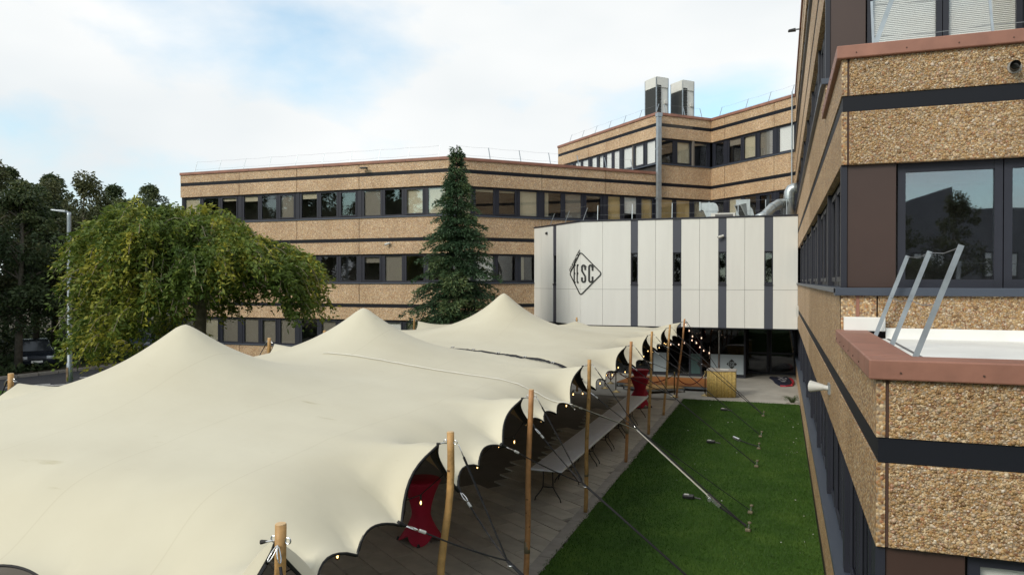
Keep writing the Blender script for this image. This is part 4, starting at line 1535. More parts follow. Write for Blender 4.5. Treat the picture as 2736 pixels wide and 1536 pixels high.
def edge_curve(nodes, axis, n, inward):
    """dense edge line: tips drop to the tie-down points, small scallops between those"""
    pts = []
    for a, b in zip(nodes[:-1], nodes[1:]):
        A, B = np.array(a[1:]), np.array(b[1:])
        for t in np.linspace(0, 1, 24, endpoint=False):
            p = A + (B - A) * t
            if a[0] == T_ and b[0] == L_:
                p[2] = A[2] + (B[2] - A[2]) * (0.45 * t ** 0.8 + 0.55 * t ** 2.0)
                bow = 0.10
            elif a[0] == L_ and b[0] == T_:
                q = 1 - t
                p[2] = B[2] + (A[2] - B[2]) * (0.45 * q ** 0.8 + 0.55 * q ** 2.0)
                bow = 0.10
            else:
                p[2] += 0.10 * math.sin(math.pi * t) ** 0.8
                bow = 0.09
            p[:2] += np.array(inward) * bow * math.sin(math.pi * t)
            pts.append(p)
    pts.append(np.array(nodes[-1][1:]))
    pts = np.array(pts)
    k = np.argsort(pts[:, axis], kind='stable')
    pts = pts[k]
    w = np.linspace(pts[0, axis], pts[-1, axis], n)
    # snap samples to the nodes so cusps stay sharp
    nv = sorted(nd[1 + axis] for nd in nodes)
    for v in nv:
        w[np.argmin(abs(w - v))] = v
    return np.stack([np.interp(w, pts[:, axis], pts[:, c]) for c in range(3)], 1)


NY, NX = 330, 120
eR = edge_curve(right_nodes, 1, NY, (-1, 0))
eL = edge_curve(left_nodes, 1, NY, (1, 0))
eN = edge_curve(near_nodes, 0, NX, (0, 1))
eF = edge_curve(far_nodes, 0, NX, (0, -1))
vv, uu = np.meshgrid(np.linspace(0, 1, NY), np.linspace(0, 1, NX), indexing='ij')
vv, uu = vv[..., None], uu[..., None]
G = (1 - uu) * eL[:, None] + uu * eR[:, None] + (1 - vv) * eN[None] + vv * eF[None] \
    - ((1 - uu) * (1 - vv) * eL[0] + uu * (1 - vv) * eR[0] + (1 - uu) * vv * eL[-1] + uu * vv * eR[-1])
# height: soap-film over a smoothed edge with conical peaks
peaks = [(-8.5, 8.92, 4.07), (-8.5, 14.07, 4.13), (-8.5, 22.74, 4.31)]
gx_, gy_ = G[..., 0], G[..., 1]
fixed = np.zeros((NY, NX), bool)
Z = np.full((NY, NX), 2.88)


def soft(e, ax):
    """smooth the edge height so that only broad waves run into the roof"""
    z = e[:, 2].copy()
    base = np.full_like(z, 2.88)
    return base + 0.10 * (z - z.mean())


Z[:, 0], Z[:, -1], Z[0, :], Z[-1, :] = soft(eL, 1), soft(eR, 1), soft(eN, 0), soft(eF, 0)
fixed[:, 0] = fixed[:, -1] = fixed[0, :] = fixed[-1, :] = True
hy = (gy_[-1].mean() - gy_[0].mean()) / (NY - 1)
hx = (gx_[:, -1] - gx_[:, 0]).mean() / (NX - 1)
wx, wy = 1 / hx ** 2, 1 / hy ** 2
for it in range(6000):
    Zn = (wx * (Z[1:-1, :-2] + Z[1:-1, 2:]) + wy * (Z[:-2, 1:-1] + Z[2:, 1:-1])) / (2 * wx + 2 * wy)
    Zi = Z[1:-1, 1:-1]
    Zi += 1.0 * np.where(fixed[1:-1, 1:-1], 0, Zn - Zi)
# peaks: fabric swept up round the centre poles
edge_d = np.minimum(np.minimum(np.abs(gx_ - eR[:, 0][:, None]), np.abs(gx_ - eL[:, 0][:, None])), np.minimum(np.abs(gy_ - eN[:, 1][None, :]), np.abs(gy_ - eF[:, 1][None, :])))
fade = 1 - np.exp(-(edge_d / 1.4) ** 1.5)


def swell(x, y, X, Y):
    r = np.hypot(X - x, Y - y)
    return np.exp(-(np.sqrt(r * r + 0.10 ** 2) - 0.10) / 1.32)


A_ = np.array([[swell(p[0], p[1], q[0], q[1]) for p in peaks] for q in peaks])
h_ = np.linalg.solve(A_, np.array([p[2] - 2.88 for p in peaks]))
for (x, y, z), hh in zip(peaks, h_):
    Z = Z + hh * swell(x, y, gx_, gy_) * fade
# pull the rim down to the real edge
dR = np.abs(gx_ - eR[:, 0][:, None])
dL = np.abs(gx_ - eL[:, 0][:, None])
dN = np.abs(gy_ - eN[:, 1][None, :])
dF = np.abs(gy_ - eF[:, 1][None, :])


def fall(d, s=0.60):
    return np.exp(-(d / s) ** 1.8)


dz = (eR[:, 2] - Z[:, -1])[:, None] * fall(dR) + (eL[:, 2] - Z[:, 0])[:, None] * fall(dL)
dz2 = (eN[:, 2] - Z[0, :])[None, :] * fall(dN) + (eF[:, 2] - Z[-1, :])[None, :] * fall(dF)
corner_w = np.maximum(np.maximum(fall(dR), fall(dL)), 1e-6) + np.maximum(fall(dN), fall(dF))
blend = np.clip(corner_w, 1.0, 2.0)
Z = Z + (dz + dz2) / blend
Z[:, -1], Z[:, 0], Z[0, :], Z[-1, :] = eR[:, 2], eL[:, 2], eN[:, 2], eF[:, 2]
# valley crease along the joint between the two tents
YS = 16.0 - 0.0 * gx_
Z -= 0.05 * np.exp(-((gy_ - (15.9 - 0.30 * (gx_ + 4.0))) / 0.35) ** 2) * fall(np.maximum(0, -7.6 - gx_), 0.8)
# tension creases fanning out from the pole tips and peaks
inner = np.clip(edge_d / 0.25, 0, 1)
for tx, ty, _z in tips + left_tips:
    r = np.hypot(gx_ - tx, gy_ - ty)
    th = np.arctan2(gy_ - ty, gx_ - tx)
    Z = Z + 0.011 * inner * np.exp(-r / 0.8) * np.clip(r / 0.35, 0, 1) * np.sin(th * 13 + 1.7 * np.sin(ty * 3))
for tx, ty, _z in peaks:
    r = np.hypot(gx_ - tx, gy_ - ty)
    th = np.arctan2(gy_ - ty, gx_ - tx)
    Z = Z + 0.007 * np.exp(-r / 0.7) * np.clip(r / 0.4, 0, 1) * np.sin(th * 9 + ty)
TENT = np.stack([gx_, gy_, Z], -1)


def surf(x, y):
    """height of the canopy at x, y (nearest grid sample)"""
    d = (gx_ - x) ** 2 + (gy_ - y) ** 2
    i = np.unravel_index(np.argmin(d), d.shape)
    return float(Z[i])


def grid_mesh(name, P, material, parent, smooth=True, flip=False):
    ny, nx = P.shape[:2]
    idx = np.arange(ny * nx).reshape(ny, nx)
    q = np.stack([idx[:-1, :-1], idx[:-1, 1:], idx[1:, 1:], idx[1:, :-1]], -1).reshape(-1, 4)
    if flip:
        q = q[:, ::-1]
    me = bpy.data.meshes.new(name)
    me.vertices.add(ny * nx)
    me.vertices.foreach_set('co', P.reshape(-1))
    n = len(q)
    me.loops.add(n * 4)
    me.loops.foreach_set('vertex_index', np.ascontiguousarray(q).reshape(-1).astype(np.int32))
    me.polygons.add(n)
    me.polygons.foreach_set('loop_start', np.arange(0, n * 4, 4, dtype=np.int32))
    me.polygons.foreach_set('loop_total', np.full(n, 4, dtype=np.int32))
    me.polygons.foreach_set('use_smooth', np.full(n, smooth))
    me.update(calc_edges=True)
    me.materials.append(MATS[material])
    return link(name, me, parent)


ny_split = int(np.argmin(np.abs(G[:, NX // 2, 1] - 16.0)))
dPy = np.gradient(TENT, axis=0)
dPx = np.gradient(TENT, axis=1)
NRM = np.cross(dPx, dPy)
NRM /= np.linalg.norm(NRM, axis=2, keepdims=True) + 1e-9
halves = [('stretch_tent', slice(0, ny_split + 1), 'cream stretch tent with two peaks, nearer to the street lamp'),
          ('stretch_tent', slice(ny_split, NY), 'cream stretch tent with a single peak, joined on beside the entrance')]
for nm, sl_, lab in halves:
    c = TENT[sl_].reshape(-1, 3).mean(0)
    tent = thing(nm, lab, 'tent', (c[0], c[1], 0), 'stretch tents over the paved court')
    grid_mesh('canopy', TENT[sl_], 'tent_fabric', tent)
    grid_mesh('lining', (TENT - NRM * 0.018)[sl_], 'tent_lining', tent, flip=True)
    Hm = (TENT - NRM * 0.028)[sl_]
    grid_mesh('hem_band', Hm[:, -3:], 'hem', tent, flip=True)
    grid_mesh('hem_band', Hm[:, :3], 'hem', tent, flip=True)
    if sl_.start == 0:
        grid_mesh('hem_band', Hm[:3, 3:-3], 'hem', tent, flip=True)
    else:
        grid_mesh('hem_band', Hm[-3:, 3:-3], 'hem', tent, flip=True)
    P = TENT[sl_]
    MB().tube([tuple(p - np.array((0, 0, 0.012))) for p in P[:, -1]], 0.013, 6).build('hem_cord', 'hem', tent)
    MB().tube([tuple(p - np.array((0, 0, 0.012))) for p in P[:, 0]], 0.013, 6).build('hem_cord', 'hem', tent)
    row = P[0] if sl_.start == 0 else P[-1]
    MB().tube([tuple(p - np.array((0, 0, 0.012))) for p in row], 0.013, 6).build('hem_cord', 'hem', tent)
# open black joint between the two tents with its clips
jt = thing('tent_joint', 'wavy black gap laced with clips where the two tents meet', 'joint', (-5.7, 16, 3))
js = []
for i in range(61):
    f = i / 60
    x = -4.05 + (-7.75 + 4.05) * f
    y = 15.72 + (16.85 - 15.72) * f
    w = (0.03 + 0.035 * abs(math.sin(f * 5 * math.pi))) * (1 - 0.7 * f) + 0.008
    js.append((x, y + 0.02 * math.sin(f * 23), w))
mb = MB()
top_, bot_ = [], []
for x, y, w in js:
    top_.append((x, y + w * 1.3, surf(x, y + w) + 0.02 + w * 0.9))
    bot_.append((x, y - w * 0.6, surf(x, y - w) + 0.012))
n_j = len(js)
mb.add(top_ + bot_ + [(a, b, c - 0.02) for a, b, c in top_] + [(a, b, c - 0.02) for a, b, c in bot_],
       [(i, i + 1, n_j + i + 1, n_j + i) for i in range(n_j - 1)] + [(2 * n_j + i + 1, 2 * n_j + i, i, i + 1) for i in range(n_j - 1)])
mb.build('gap_lip', 'hem', jt, smooth=True)
for f in (0.02, 0.2, 0.4, 0.6, 0.8, 0.97):
    x = -4.05 - 3.7 * f
    y = 15.72 + 1.13 * f
    z = surf(x, y) + 0.05
    MB().tube([(x - 0.03, y - 0.05, z), (x - 0.03, y + 0.05, z + 0.015), (x + 0.03, y + 0.05, z + 0.015), (x + 0.03, y - 0.05, z)], 0.01, 6).build('clip', 'steel', jt)


# ---- poles
def carabiner(mb, p, q, r=0.006, w=0.03):
    """elongated snap link from p to q"""
    p, q = Vector(p), Vector(q)
    d = (q - p)
    l = d.length
    d.normalize()
    a = d.cross(Vector((0.3, 0.2, 1))).normalized()
    pts = []
    for i in range(13):
        t = 2 * math.pi * i / 12
        pts.append(p + d * (l / 2 - l / 2 * math.cos(t)) + a * (w * math.sin(t)) * (0.6 + 0.4 * (0.5 - 0.5 * math.cos(t))))
    mb.tube(pts, r, 6, cap=False)


def pole(top, foot, label, wood, r=0.042, hgt=PH, tip=None, taped=False, bend=0.0, seed=0, group='tent poles'):
    rd = random.Random(seed)
    t = thing('tent_pole', label, 'pole', (foot[0], foot[1], 0), group)
    pts, rad = [], []
    n = 16
    ph = rd.uniform(0, 6)
    for i in range(n + 1):
        f = i / n
        w = bend * math.sin(f * 7.5 + ph) * math.sin(math.pi * f)
        pts.append((foot[0] + (top[0] - foot[0]) * f + w, foot[1] + (top[1] - foot[1]) * f + w * 0.4, hgt * f))
        rad.append(r * (1.08 - 0.16 * f + rd.uniform(-0.03, 0.03)))
    MB().tube(pts, rad, 12).build('shaft', wood, t, smooth=True)
    tp = Vector(pts[-1])
    MB().tube([tp + Vector((0, 0, 0.0005)), tp + Vector((0, 0, 0.006))], [rad[-1] * 0.97, rad[-1] * 0.9], 12).build('cut_end', 'pole_end', t)
    for _ in range(5):
        f = rd.uniform(0.1, 0.97)
        i = int(f * n)
        a = rd.uniform(-2.6, -0.4)
        c = Vector(pts[i]) + Vector((math.cos(a), math.sin(a), 0)) * rad[i] * 0.985
        MB().tube([c, c + Vector((math.cos(a), math.sin(a), 0)) * 0.004], [0.012, 0.008], 7).build('knot', 'knot', t)
    if taped:
        z0 = hgt * 0.27
        j = int(0.27 * n)
        MB().tube([Vector(pts[j]), Vector(pts[j]) + Vector((0, 0, 0.17))], r * 1.12, 12).build('tape', 'tape', t, smooth=True)
    # eye bolts and links to the canopy tip
    for sgn in (-1, 1):
        e = tp + Vector((sgn * r * 0.9, 0, -0.10))
        mb = MB()
        ring = [e + Vector((sgn * 0.02 + 0.02 * math.cos(k * math.pi / 5), 0, 0.02 * math.sin(k * math.pi / 5))) for k in range(11)]
        mb.tube(ring, 0.005, 6, cap=False)
        mb.build('eye_bolt', 'steel', t)
    if tip is not None:
        sg = -1 if tip[0] < tp.x else 1
        e = tp + Vector((sg * r * 1.2, 0, -0.11))
        tipv = Vector(tip)
        m1 = e + (tipv - e) * 0.65
        mb = MB()
        carabiner(mb, e, m1)
        mb.build('snap_link', 'steel', t)
        MB().tube([m1, tipv + (tipv - m1) * 0.4], [0.009, 0.016], 6).build('web_loop', 'hem', t)
    return t


ordn = ['the bamboo bar', 'second', 'third', 'fourth', 'fifth', 'sixth', 'seventh', 'eighth']
for i, (a, b) in enumerate(zip(PT, PBs)):
    k = 7 - i
    lab = 'peeled wooden tent pole closest to the bamboo bar' if k == 0 else 'peeled wooden tent pole along the lawn, %s from the bamboo bar' % ordn[k]
    pole(a, b, lab, 'pole_wood_red' if i in (2, 4, 7) else 'pole_wood', r=0.040 if i else 0.038, tip=tips[i], taped=i in (2, 3, 4, 6), bend={1: 0.05, 0: 0.012}.get(i, 0.012), seed=i)
labsL = ['wooden pole top beside the road at the tent edge nearest the street lamp', 'wooden tent pole on the building side, second from the street lamp', 'short-looking wooden pole top beside a small canopy tip against the dark ground-floor windows',
         'wooden pole top just showing over the canopy before the ground-floor windows', 'wooden tent pole on the building side hidden behind the middle peak', 'wooden pole top at the canopy tip beside the conifer']
for i, (x, y) in enumerate(PL):
    pole((x, y), (x - 0.08, y + 0.03), labsL[i], 'pole_wood', r=0.05, tip=left_tips[i + 1], seed=20 + i)
pole(PFAR[0], (-8.2, 30.9), 'wooden pole top at the far tent edge before the white cladding', 'pole_wood', tip=(-8.2, 30.7, 3.0), seed=40)
for i, (x, y, z) in enumerate(peaks):
    t = thing('centre_pole', ['centre pole holding up the peak nearest the street lamp', 'centre pole holding up the middle tent peak', 'centre pole holding up the tent peak nearest the conifer'][i], 'pole', (x, y, 0), 'centre poles under the tent peaks')
    MB().tube([(x, y, 0), (x, y, z - 0.25)], 0.05, 12).build('shaft', 'pole_wood', t, smooth=True)
    MB().lathe([(0.02, -0.3), (0.12, -0.26), (0.14, -0.2), (0.08, -0.14)], (x, y, z), 14).build('cap', 'hem', t, smooth=True)


# ---- guy lines down to the lawn
def rope(mb, p, q, r=0.011, sag=0.0):
    p, q = Vector(p), Vector(q)
    if sag == 0:
        mb.tube([p, q], r, 6)
    else:
        mb.tube([p.lerp(q, t) - Vector((0, 0, sag * 4 * t * (1 - t))) for t in np.linspace(0, 1, 9)], r, 6)


stake_y = {1: 7.35, 2: 10.55, 3: 14.54, 4: 19.63, 5: 23.46, 6: 27.06}
low_pair = {1: (lows[0][2], lows[1][0]), 2: (lows[1][2], lows[2][0]), 3: (lows[2][3], lows[3][0]), 4: (lows[3][3], lows[4][0]), 5: (lows[4][2], lows[5][0]), 6: (lows[5][2], lows[6][0])}


def stake(x, y, label):
    t = thing('ground_stake', label, 'stake', (x, y, 0), 'stakes in the lawn')
    rd = random.Random(int(y * 100))
    dx = rd.uniform(-0.02, 0.02)
    MB().tube([(x, y, -0.1), (x + 0.03 + dx, y, 0.20)], [0.016, 0.018], 8).build('pin', 'steel', t)
    MB().box(x - 0.04, x + 0.06, y - 0.04, y + 0.04, 0.03, 0.09).build('base_plate', 'peg', t, bevel=0.02)
    MB().lathe([(0.02, 0), (0.035, 0.01), (0.035, 0.03), (0.02, 0.04)], (x + 0.032 + dx, y, 0.18), 10).build('head', 'peg', t)


for i in range(1, 7):
    x, y = PT[i]
    st = Vector((-0.60, stake_y[i], 0.12))
    ring = Vector((-2.65, y + 0.22, 1.82))
    k = 7 - i
    t = thing('guy_line', 'black guy line of the %s tent pole from the bamboo bar' % ordn[k], 'rope', (ring.x, ring.y, 0), 'guy lines over the lawn')
    mb = MB()
    top = Vector((x + 0.09, y, PH - 0.12))
    m1 = top + (ring - top).normalized() * 0.14
    m2 = top + (ring - top).normalized() * 0.62
    rope(mb, m1 + Vector((0, 0.012, 0)), m2 + Vector((0, 0.012, 0)), 0.007)
    rope(mb, m1 - Vector((0, 0.012, 0)), m2 - Vector((0, 0.012, 0)), 0.007)
    rope(mb, m2, ring, 0.010)
    mb.build('pole_rope', 'rope_black', t)
    mb = MB()
    carabiner(mb, top, m1)
    mb.build('snap_link', 'steel', t)
    for l in low_pair[i]:
        l = Vector(l) + Vector((0.02, 0, 0.0))
        d = (ring - l).normalized()
        mb = MB()
        rope(mb, l + d * 0.22, ring, 0.009, 0.02)
        mb.build('tie_rope', 'rope_black', t)
        mb = MB()
        carabiner(mb, l + d * 0.03, l + d * 0.17, 0.007, 0.035)
        mb.build('snap_link', 'steel', t)
        MB().tube([l + d * 0.19, l + d * 0.26], 0.016, 8).build('ferrule', 'white_plastic', t)
        MB().tube([l - d * 0.06, l + d * 0.04], [0.03, 0.012], 6).build('web_tab', 'hem', t)
    mb = MB()
    for k2 in range(11):
        pass
    carabiner(mb, ring - Vector((0, 0, 0.05)), ring + (st - ring).normalized() * 0.08, 0.008, 0.035)
    mb.build('ring', 'steel', t)
    mb = MB()
    rope(mb, ring + Vector((0, 0.015, 0)), st + Vector((0, 0.012, 0)), 0.011)
    rope(mb, ring - Vector((0, 0.015, 0)), st - Vector((0, 0.012, 0)), 0.011)
    mb.build('ground_rope', 'rope_black', t)
for yy, lab in [(27.06, 'stake in the lawn nearest the terrace'), (23.46, 'stake in the lawn, second from the terrace'), (21.75, 'stake in the lawn with a short loose line, third from the terrace'),
                (19.63, 'stake in the lawn, fourth from the terrace'), (15.67, 'stake in the lawn, fifth from the terrace'), (14.54, 'stake in the lawn holding the cream ratchet strap'), (10.55, 'stake in the lawn, seventh from the terrace')]:
    stake(-0.58, yy, lab)
t = thing('guy_line', 'black line lying from its stake to a ratchet on the lawn', 'rope', (-0.9, 22.2, 0))
MB().tube([(-0.6, 21.75, 0.12), (-0.85, 22.15, 0.09), (-1.1, 22.55, 0.08)], 0.014, 6).build('line', 'rope_black', t)
mb = MB()
mb.tube([(-1.12, 22.6, 0.07), (-1.3, 22.85, 0.09)], [0.06, 0.05], 8)
mb.build('ratchet', 'steel', t)
t = thing('guy_line', 'second thin black line running to the fifth stake from the terrace', 'rope', (-2, 15.4, 0))
mb = MB()
rope(mb, (-2.65, 14.56, 1.8), (-0.6, 15.67, 0.12), 0.009)
mb.build('ground_rope', 'rope_black', t)
carabiner(mb := MB(), (-2.70, 14.54, 1.85), (-2.58, 14.6, 1.74), 0.007, 0.03)
mb.build('snap_link', 'steel', t)
t = thing('guy_line', 'black guy line from the end pole down behind the bamboo bar', 'rope', (-2.6, 32, 0))
mb = MB()
rope(mb, (-3.62, 31.0, 3.05), (-1.95, 33.1, 0.02), 0.012)
mb.build('pole_rope', 'rope_black', t)
mb = MB()
carabiner(mb, (-3.64, 31.0, 3.06), (-3.58, 31.06, 2.96))
mb.build('snap_link', 'steel', t)
t = thing('guy_line', 'black line from the last low canopy corner passing before the bamboo bar', 'rope', (-2.2, 29, 0))
mb = MB()
rope(mb, (-3.82, 30.2, 2.5), (-0.62, 27.12, 0.14), 0.011)
mb.build('tie_rope', 'rope_black', t)
mb = MB()
carabiner(mb, (-3.84, 30.22, 2.51), (-3.74, 30.12, 2.43))
mb.build('snap_link', 'steel', t)
t = thing('guy_line', 'pair of black guy lines from the near corner pole with crossed snap links', 'rope', (-2.9, 3.6, 0))
for q in ((-3.55, 3.25, 1.7), (-2.45, 3.5, 1.7)):
    tp_ = Vector((-2.99, 3.915, 3.03))
    d = (Vector(q) - tp_).normalized()
    mb = MB()
    carabiner(mb, tp_, tp_ + d * 0.11, 0.0045, 0.018)
    mb.build('snap_link', 'steel', t)
    mb = MB()
    rope(mb, tp_ + d * 0.13, Vector(q) + d * 1.3, 0.010)
    mb.build('rope', 'rope_black', t)
# left-side guy lines just showing
for i, (x, y) in enumerate(PL):
    t = thing('guy_line', ['black guy line from the pole beside the road', 'black guy line on the building side behind the near peak', 'black guy line slanting from the pole before the dark ground-floor windows', 'black guy line from the second pole before the ground-floor windows',
                           'black guy line on the building side behind the middle peak', 'black guy line beside the conifer'][i], 'rope', (x - 1, y, 0))
    mb = MB()
    rope(mb, (x - 0.08, y, PH - 0.12), (x - 2.3, y + 0.3, 0.02), 0.011)
    mb.build('pole_rope', 'rope_black', t)
    mb = MB()
    carabiner(mb, (x - 0.06, y, PH - 0.1), (x - 0.14, y, PH - 0.2))
    mb.build('snap_link', 'steel', t)

# ---- cream ratchet strap over the canopy
t = thing('ratchet_strap', 'cream ratchet strap crossing the canopy and running down to the lawn', 'strap', (-4, 13.5, 0))


def ribbon(pts, w, th=0.006):
    mb = MB()
    for p, q in zip(pts[:-1], pts[1:]):
        p, q = Vector(p), Vector(q)
        d = (q - p).normalized()
        side = d.cross(Vector((0, 0, 1))).normalized()
        mb.flatbar(p, q + d * 0.004, w, th, side)
    return mb


pts = []
for i in range(41):
    f = i / 40
    x = -8.3 + (-3.50 + 8.3) * f
    y = 12.25 + (12.75 - 12.25) * f
    pts.append((x, y, surf(x, y) + 0.022))
pts[-1] = (-3.48, 12.75, 2.52)
ribbon(pts, 0.035).build('roof_strap', 'strap_cream', t)
kn = Vector((-2.65, 14.52, 1.80))
ribbon([(-3.48, 12.75, 2.52), tuple(kn)], 0.045).build('edge_strap', 'strap_cream', t)
rt_ = Vector((-1.22, 14.60, 0.55))
ribbon([tuple(kn), tuple(rt_)], 0.085, 0.008).build('ground_strap', 'strap_cream', t)
mb = MB()
mb.flatbar(rt_ - Vector((0.1, 0, -0.08)), rt_ + Vector((0.14, 0, -0.12)), 0.09, 0.05, (0, 1, 0))
mb.tube([rt_ + Vector((-0.05, -0.07, 0)), rt_ + Vector((-0.05, 0.07, 0))], 0.035, 8)
mb.build('ratchet', 'steel', t)
MB().tube([rt_ + Vector((0.13, 0, -0.12)), (-0.6, 14.54, 0.14)], 0.02, 6).build('tail_strap', 'rope_black', t)
mb = MB()
carabiner(mb, (-3.52, 12.75, 2.52), (-3.44, 12.83, 2.42), 0.007, 0.03)
mb.build('snap_link', 'steel', t)

# small weights / lamps lying on the grass
for x, y, lab in [(-1.86, 22.1, 'small black spotlight lying on the lawn beside the loose line'), (-1.83, 16.3, 'small black spotlight lying on the lawn beside the cream strap'), (-1.89, 27.8, 'small black spotlight on the lawn close to the terrace')]:
    t = thing('ground_spotlight', lab, 'spotlight', (x, y, 0.03))
    mb = MB()
    mb.box(x - 0.15, x + 0.09, y - 0.07, y + 0.07, 0.04, 0.12)
    mb.build('housing', 'black_plastic', t, bevel=0.02)
    MB().box(x - 0.12, x - 0.02, y - 0.045, y + 0.045, 0.121, 0.127).build('label_plate', 'white_plastic', t)
    MB().tube([(x + 0.09, y, 0.07), (x + 0.24, y - 0.03, 0.06)], 0.015, 6).build('cable', 'black_plastic', t)

# ---- festoon lights
mat('bulb_lit', (1.0, 0.85, 0.7), 0.3, emit=(1.0, 0.62, 0.42), estr=1.1)
mat('filament', (1.0, 0.85, 0.6), 0.3, emit=(1.0, 0.80, 0.52), estr=6.0)
glass('bulb_glass', tint=(0.80, 0.60, 0.34), ior=1.5, wob=0.0)


def festoon(pts, label, clear=False):
    t = thing('string_lights', label, 'string lights', pts[0])
    MB().tube(pts, 0.006, 5).build('cable', 'rope_black', t)
    for p in pts:
        p = Vector(p)
        MB().tube([p, p + Vector((0, 0, -0.05))], 0.012, 8).build('socket', 'black_plastic', t)
        prof = [(0.008, 0), (0.016, -0.02), (0.025, -0.045), (0.022, -0.065), (0.008, -0.078)]
        b = MB().lathe(prof, (p.x, p.y, p.z - 0.048), 10).build('bulb', 'bulb_glass' if clear else 'bulb_lit', t, smooth=True)
        if clear:
            MB().lathe([(0.004, 0), (0.009, -0.012), (0.009, -0.03), (0.003, -0.04)], (p.x, p.y, p.z - 0.07), 8).build('filament', 'filament', b, smooth=True)


pts = []
for j in range(0, 31):
    y = 4.9 + j * 0.85
    k = int(np.argmin(abs(eR[:, 1] - y)))
    pts.append((eR[k, 0] - 0.30, y, min(2.42, eR[k, 2] - 0.06) - 0.10 * (j % 2)))
festoon(pts, 'lit festoon bulbs strung under the lawn-side hem of the tents', clear=True)
pts = [(-3.66, 31.02, 3.02), (-3.55, 31.3, 2.75), (-3.45, 31.6, 2.5), (-3.33, 32.0, 2.2), (-3.22, 32.3, 2.0), (-3.1, 32.7, 1.82), (-2.9, 33.0, 1.7)]
festoon(pts, 'lit festoon bulbs hanging from the end pole towards the entrance')
pts = [(-6.9, 31.2, 2.3), (-6.4, 31.5, 2.2), (-5.9, 31.9, 2.1), (-5.4, 32.4, 2.12), (-5.0, 33.0, 2.0), (-4.6, 33.5, 1.98), (-4.3, 33.9, 1.95), (-4.1, 34.3, 2.0), (-3.8, 34.6, 2.1), (-3.4, 34.8, 2.2)]
festoon(pts, 'lit festoon bulbs slung between the far canopy edge and the entrance')

# ================================================================== furniture under the tents
mat('table_top', (0.76, 0.78, 0.82), 0.45, var=0.05, vscale=4)
mat('table_leg', (0.015, 0.015, 0.016), 0.45)
mat('red_cloth', (0.36, 0.004, 0.03), 0.75, var=0.2, vscale=2.5)


def folding_table(cx, cy, label):
    t = thing('folding_table', label, 'table', (cx, cy, 0), 'folding tables end to end')
    w, l = 0.355, 0.885
    MB().box(cx - w, cx + w, cy - l, cy + l, 0.695, 0.74).build('table_top', 'table_top', t, bevel=0.012)
    for s in (-1, 1):
        yy = cy + s * (l - 0.16)
        for sx in (-1, 1):
            MB().tube([(cx + sx * 0.10, yy, 0.70), (cx + sx * 0.11, yy, 0.34), (cx + sx * 0.15, yy, 0.26), (cx + sx * 0.27, yy + s * 0.02, 0.10), (cx + sx * 0.29, yy + s * 0.02, 0.028)], 0.014, 8).build('leg', 'table_leg', t)
        MB().tube([(cx - 0.11, yy, 0.33), (cx + 0.11, yy, 0.33)], 0.012, 8).build('crossbar', 'table_leg', t)
        MB().tube([(cx - 0.11, yy, 0.68), (cx + 0.11, yy, 0.68)], 0.012, 8).build('crossbar', 'table_leg', t)
        MB().tube([(cx, yy, 0.66), (cx, cy + s * 0.25, 0.685)], 0.008, 6).build('brace', 'table_leg', t)


tl = ['nearest the big red cocktail table', 'second from the big red cocktail table', 'third from the big red cocktail table', 'fourth from the big red cocktail table', 'fifth from the big red cocktail table', 'farthest from the big red cocktail table, closest to the deck']
for i in range(6):
    folding_table(-4.645, 14.95 + 0.89 + 1.785 * i, 'grey folding table in the row, ' + ['closest to the red table by the tent tip', 'second from the red table by the tent tip', 'third from the red table by the tent tip', 'third from the deck end', 'second from the deck end', 'closest to the wooden deck'][i])


def cocktail_table(cx, cy, label, rot=0.0, hgt=1.1, top=0.36, foot=0.40):
    """tall bar table in a stretch cover: round top, pinched waist, four pointed feet"""
    t = thing('cocktail_table', label, 'table', (cx, cy, 0), 'red covered cocktail tables')
    seg, rows = 48, 26
    mb = MB()
    for i in range(rows + 1):
        f = i / rows
        z = hgt * f
        waist = 0.17 + 0.19 * max(0, (f - 0.42) / 0.58) ** 1.7 + 0.23 * max(0, (0.42 - f) / 0.42) ** 1.3
        for k in range(seg):
            a = 2 * math.pi * k / seg
            lobe = abs(math.cos(2 * (a - rot)))            # 1 at the feet
            w = max(0, (0.45 - f) / 0.45)
            r = waist * (1 - 0.24 * w * (1 - lobe)) + 0.02 * w * lobe ** 4
            zz = z + 0.13 * (1 - lobe) * max(0, 1 - f / 0.4) ** 1.5
            mb.v.append((cx + r * math.cos(a), cy + r * math.sin(a), zz + 0.03 * (1 - f)))
    for i in range(rows):
        for k in range(seg):
            k2 = (k + 1) % seg
            mb.f.append((i * seg + k, i * seg + k2, (i + 1) * seg + k2, (i + 1) * seg + k))
    mb.f.append(tuple(rows * seg + k for k in range(seg)))
    mb.build('stretch_cover', 'red_cloth', t, smooth=True)
    MB().lathe([(0.35, 0.0), (0.352, 0.012), (0.34, 0.022)], (cx, cy, hgt), 32).build('table_top', 'red_cloth', t, smooth=True)
    for k in range(4):
        a = rot + k * math.pi / 2
        p = (cx + 0.42 * math.cos(a), cy + 0.42 * math.sin(a))
        MB().lathe([(0.03, 0), (0.03, 0.02), (0.015, 0.06)], (p[0], p[1], 0.026), 8).build('foot', 'table_leg', t)


cocktail_table(-6.12, 12.1, 'tall red stretch-covered cocktail table under the tent flap with the hanging bulb', rot=0.35)
cocktail_table(-4.92, 27.6, 'tall red stretch-covered cocktail table between the folding tables and the deck', rot=0.1)
cocktail_table(-5.35, 30.1, 'red stretch-covered cocktail table standing against the wooden deck', rot=0.5)

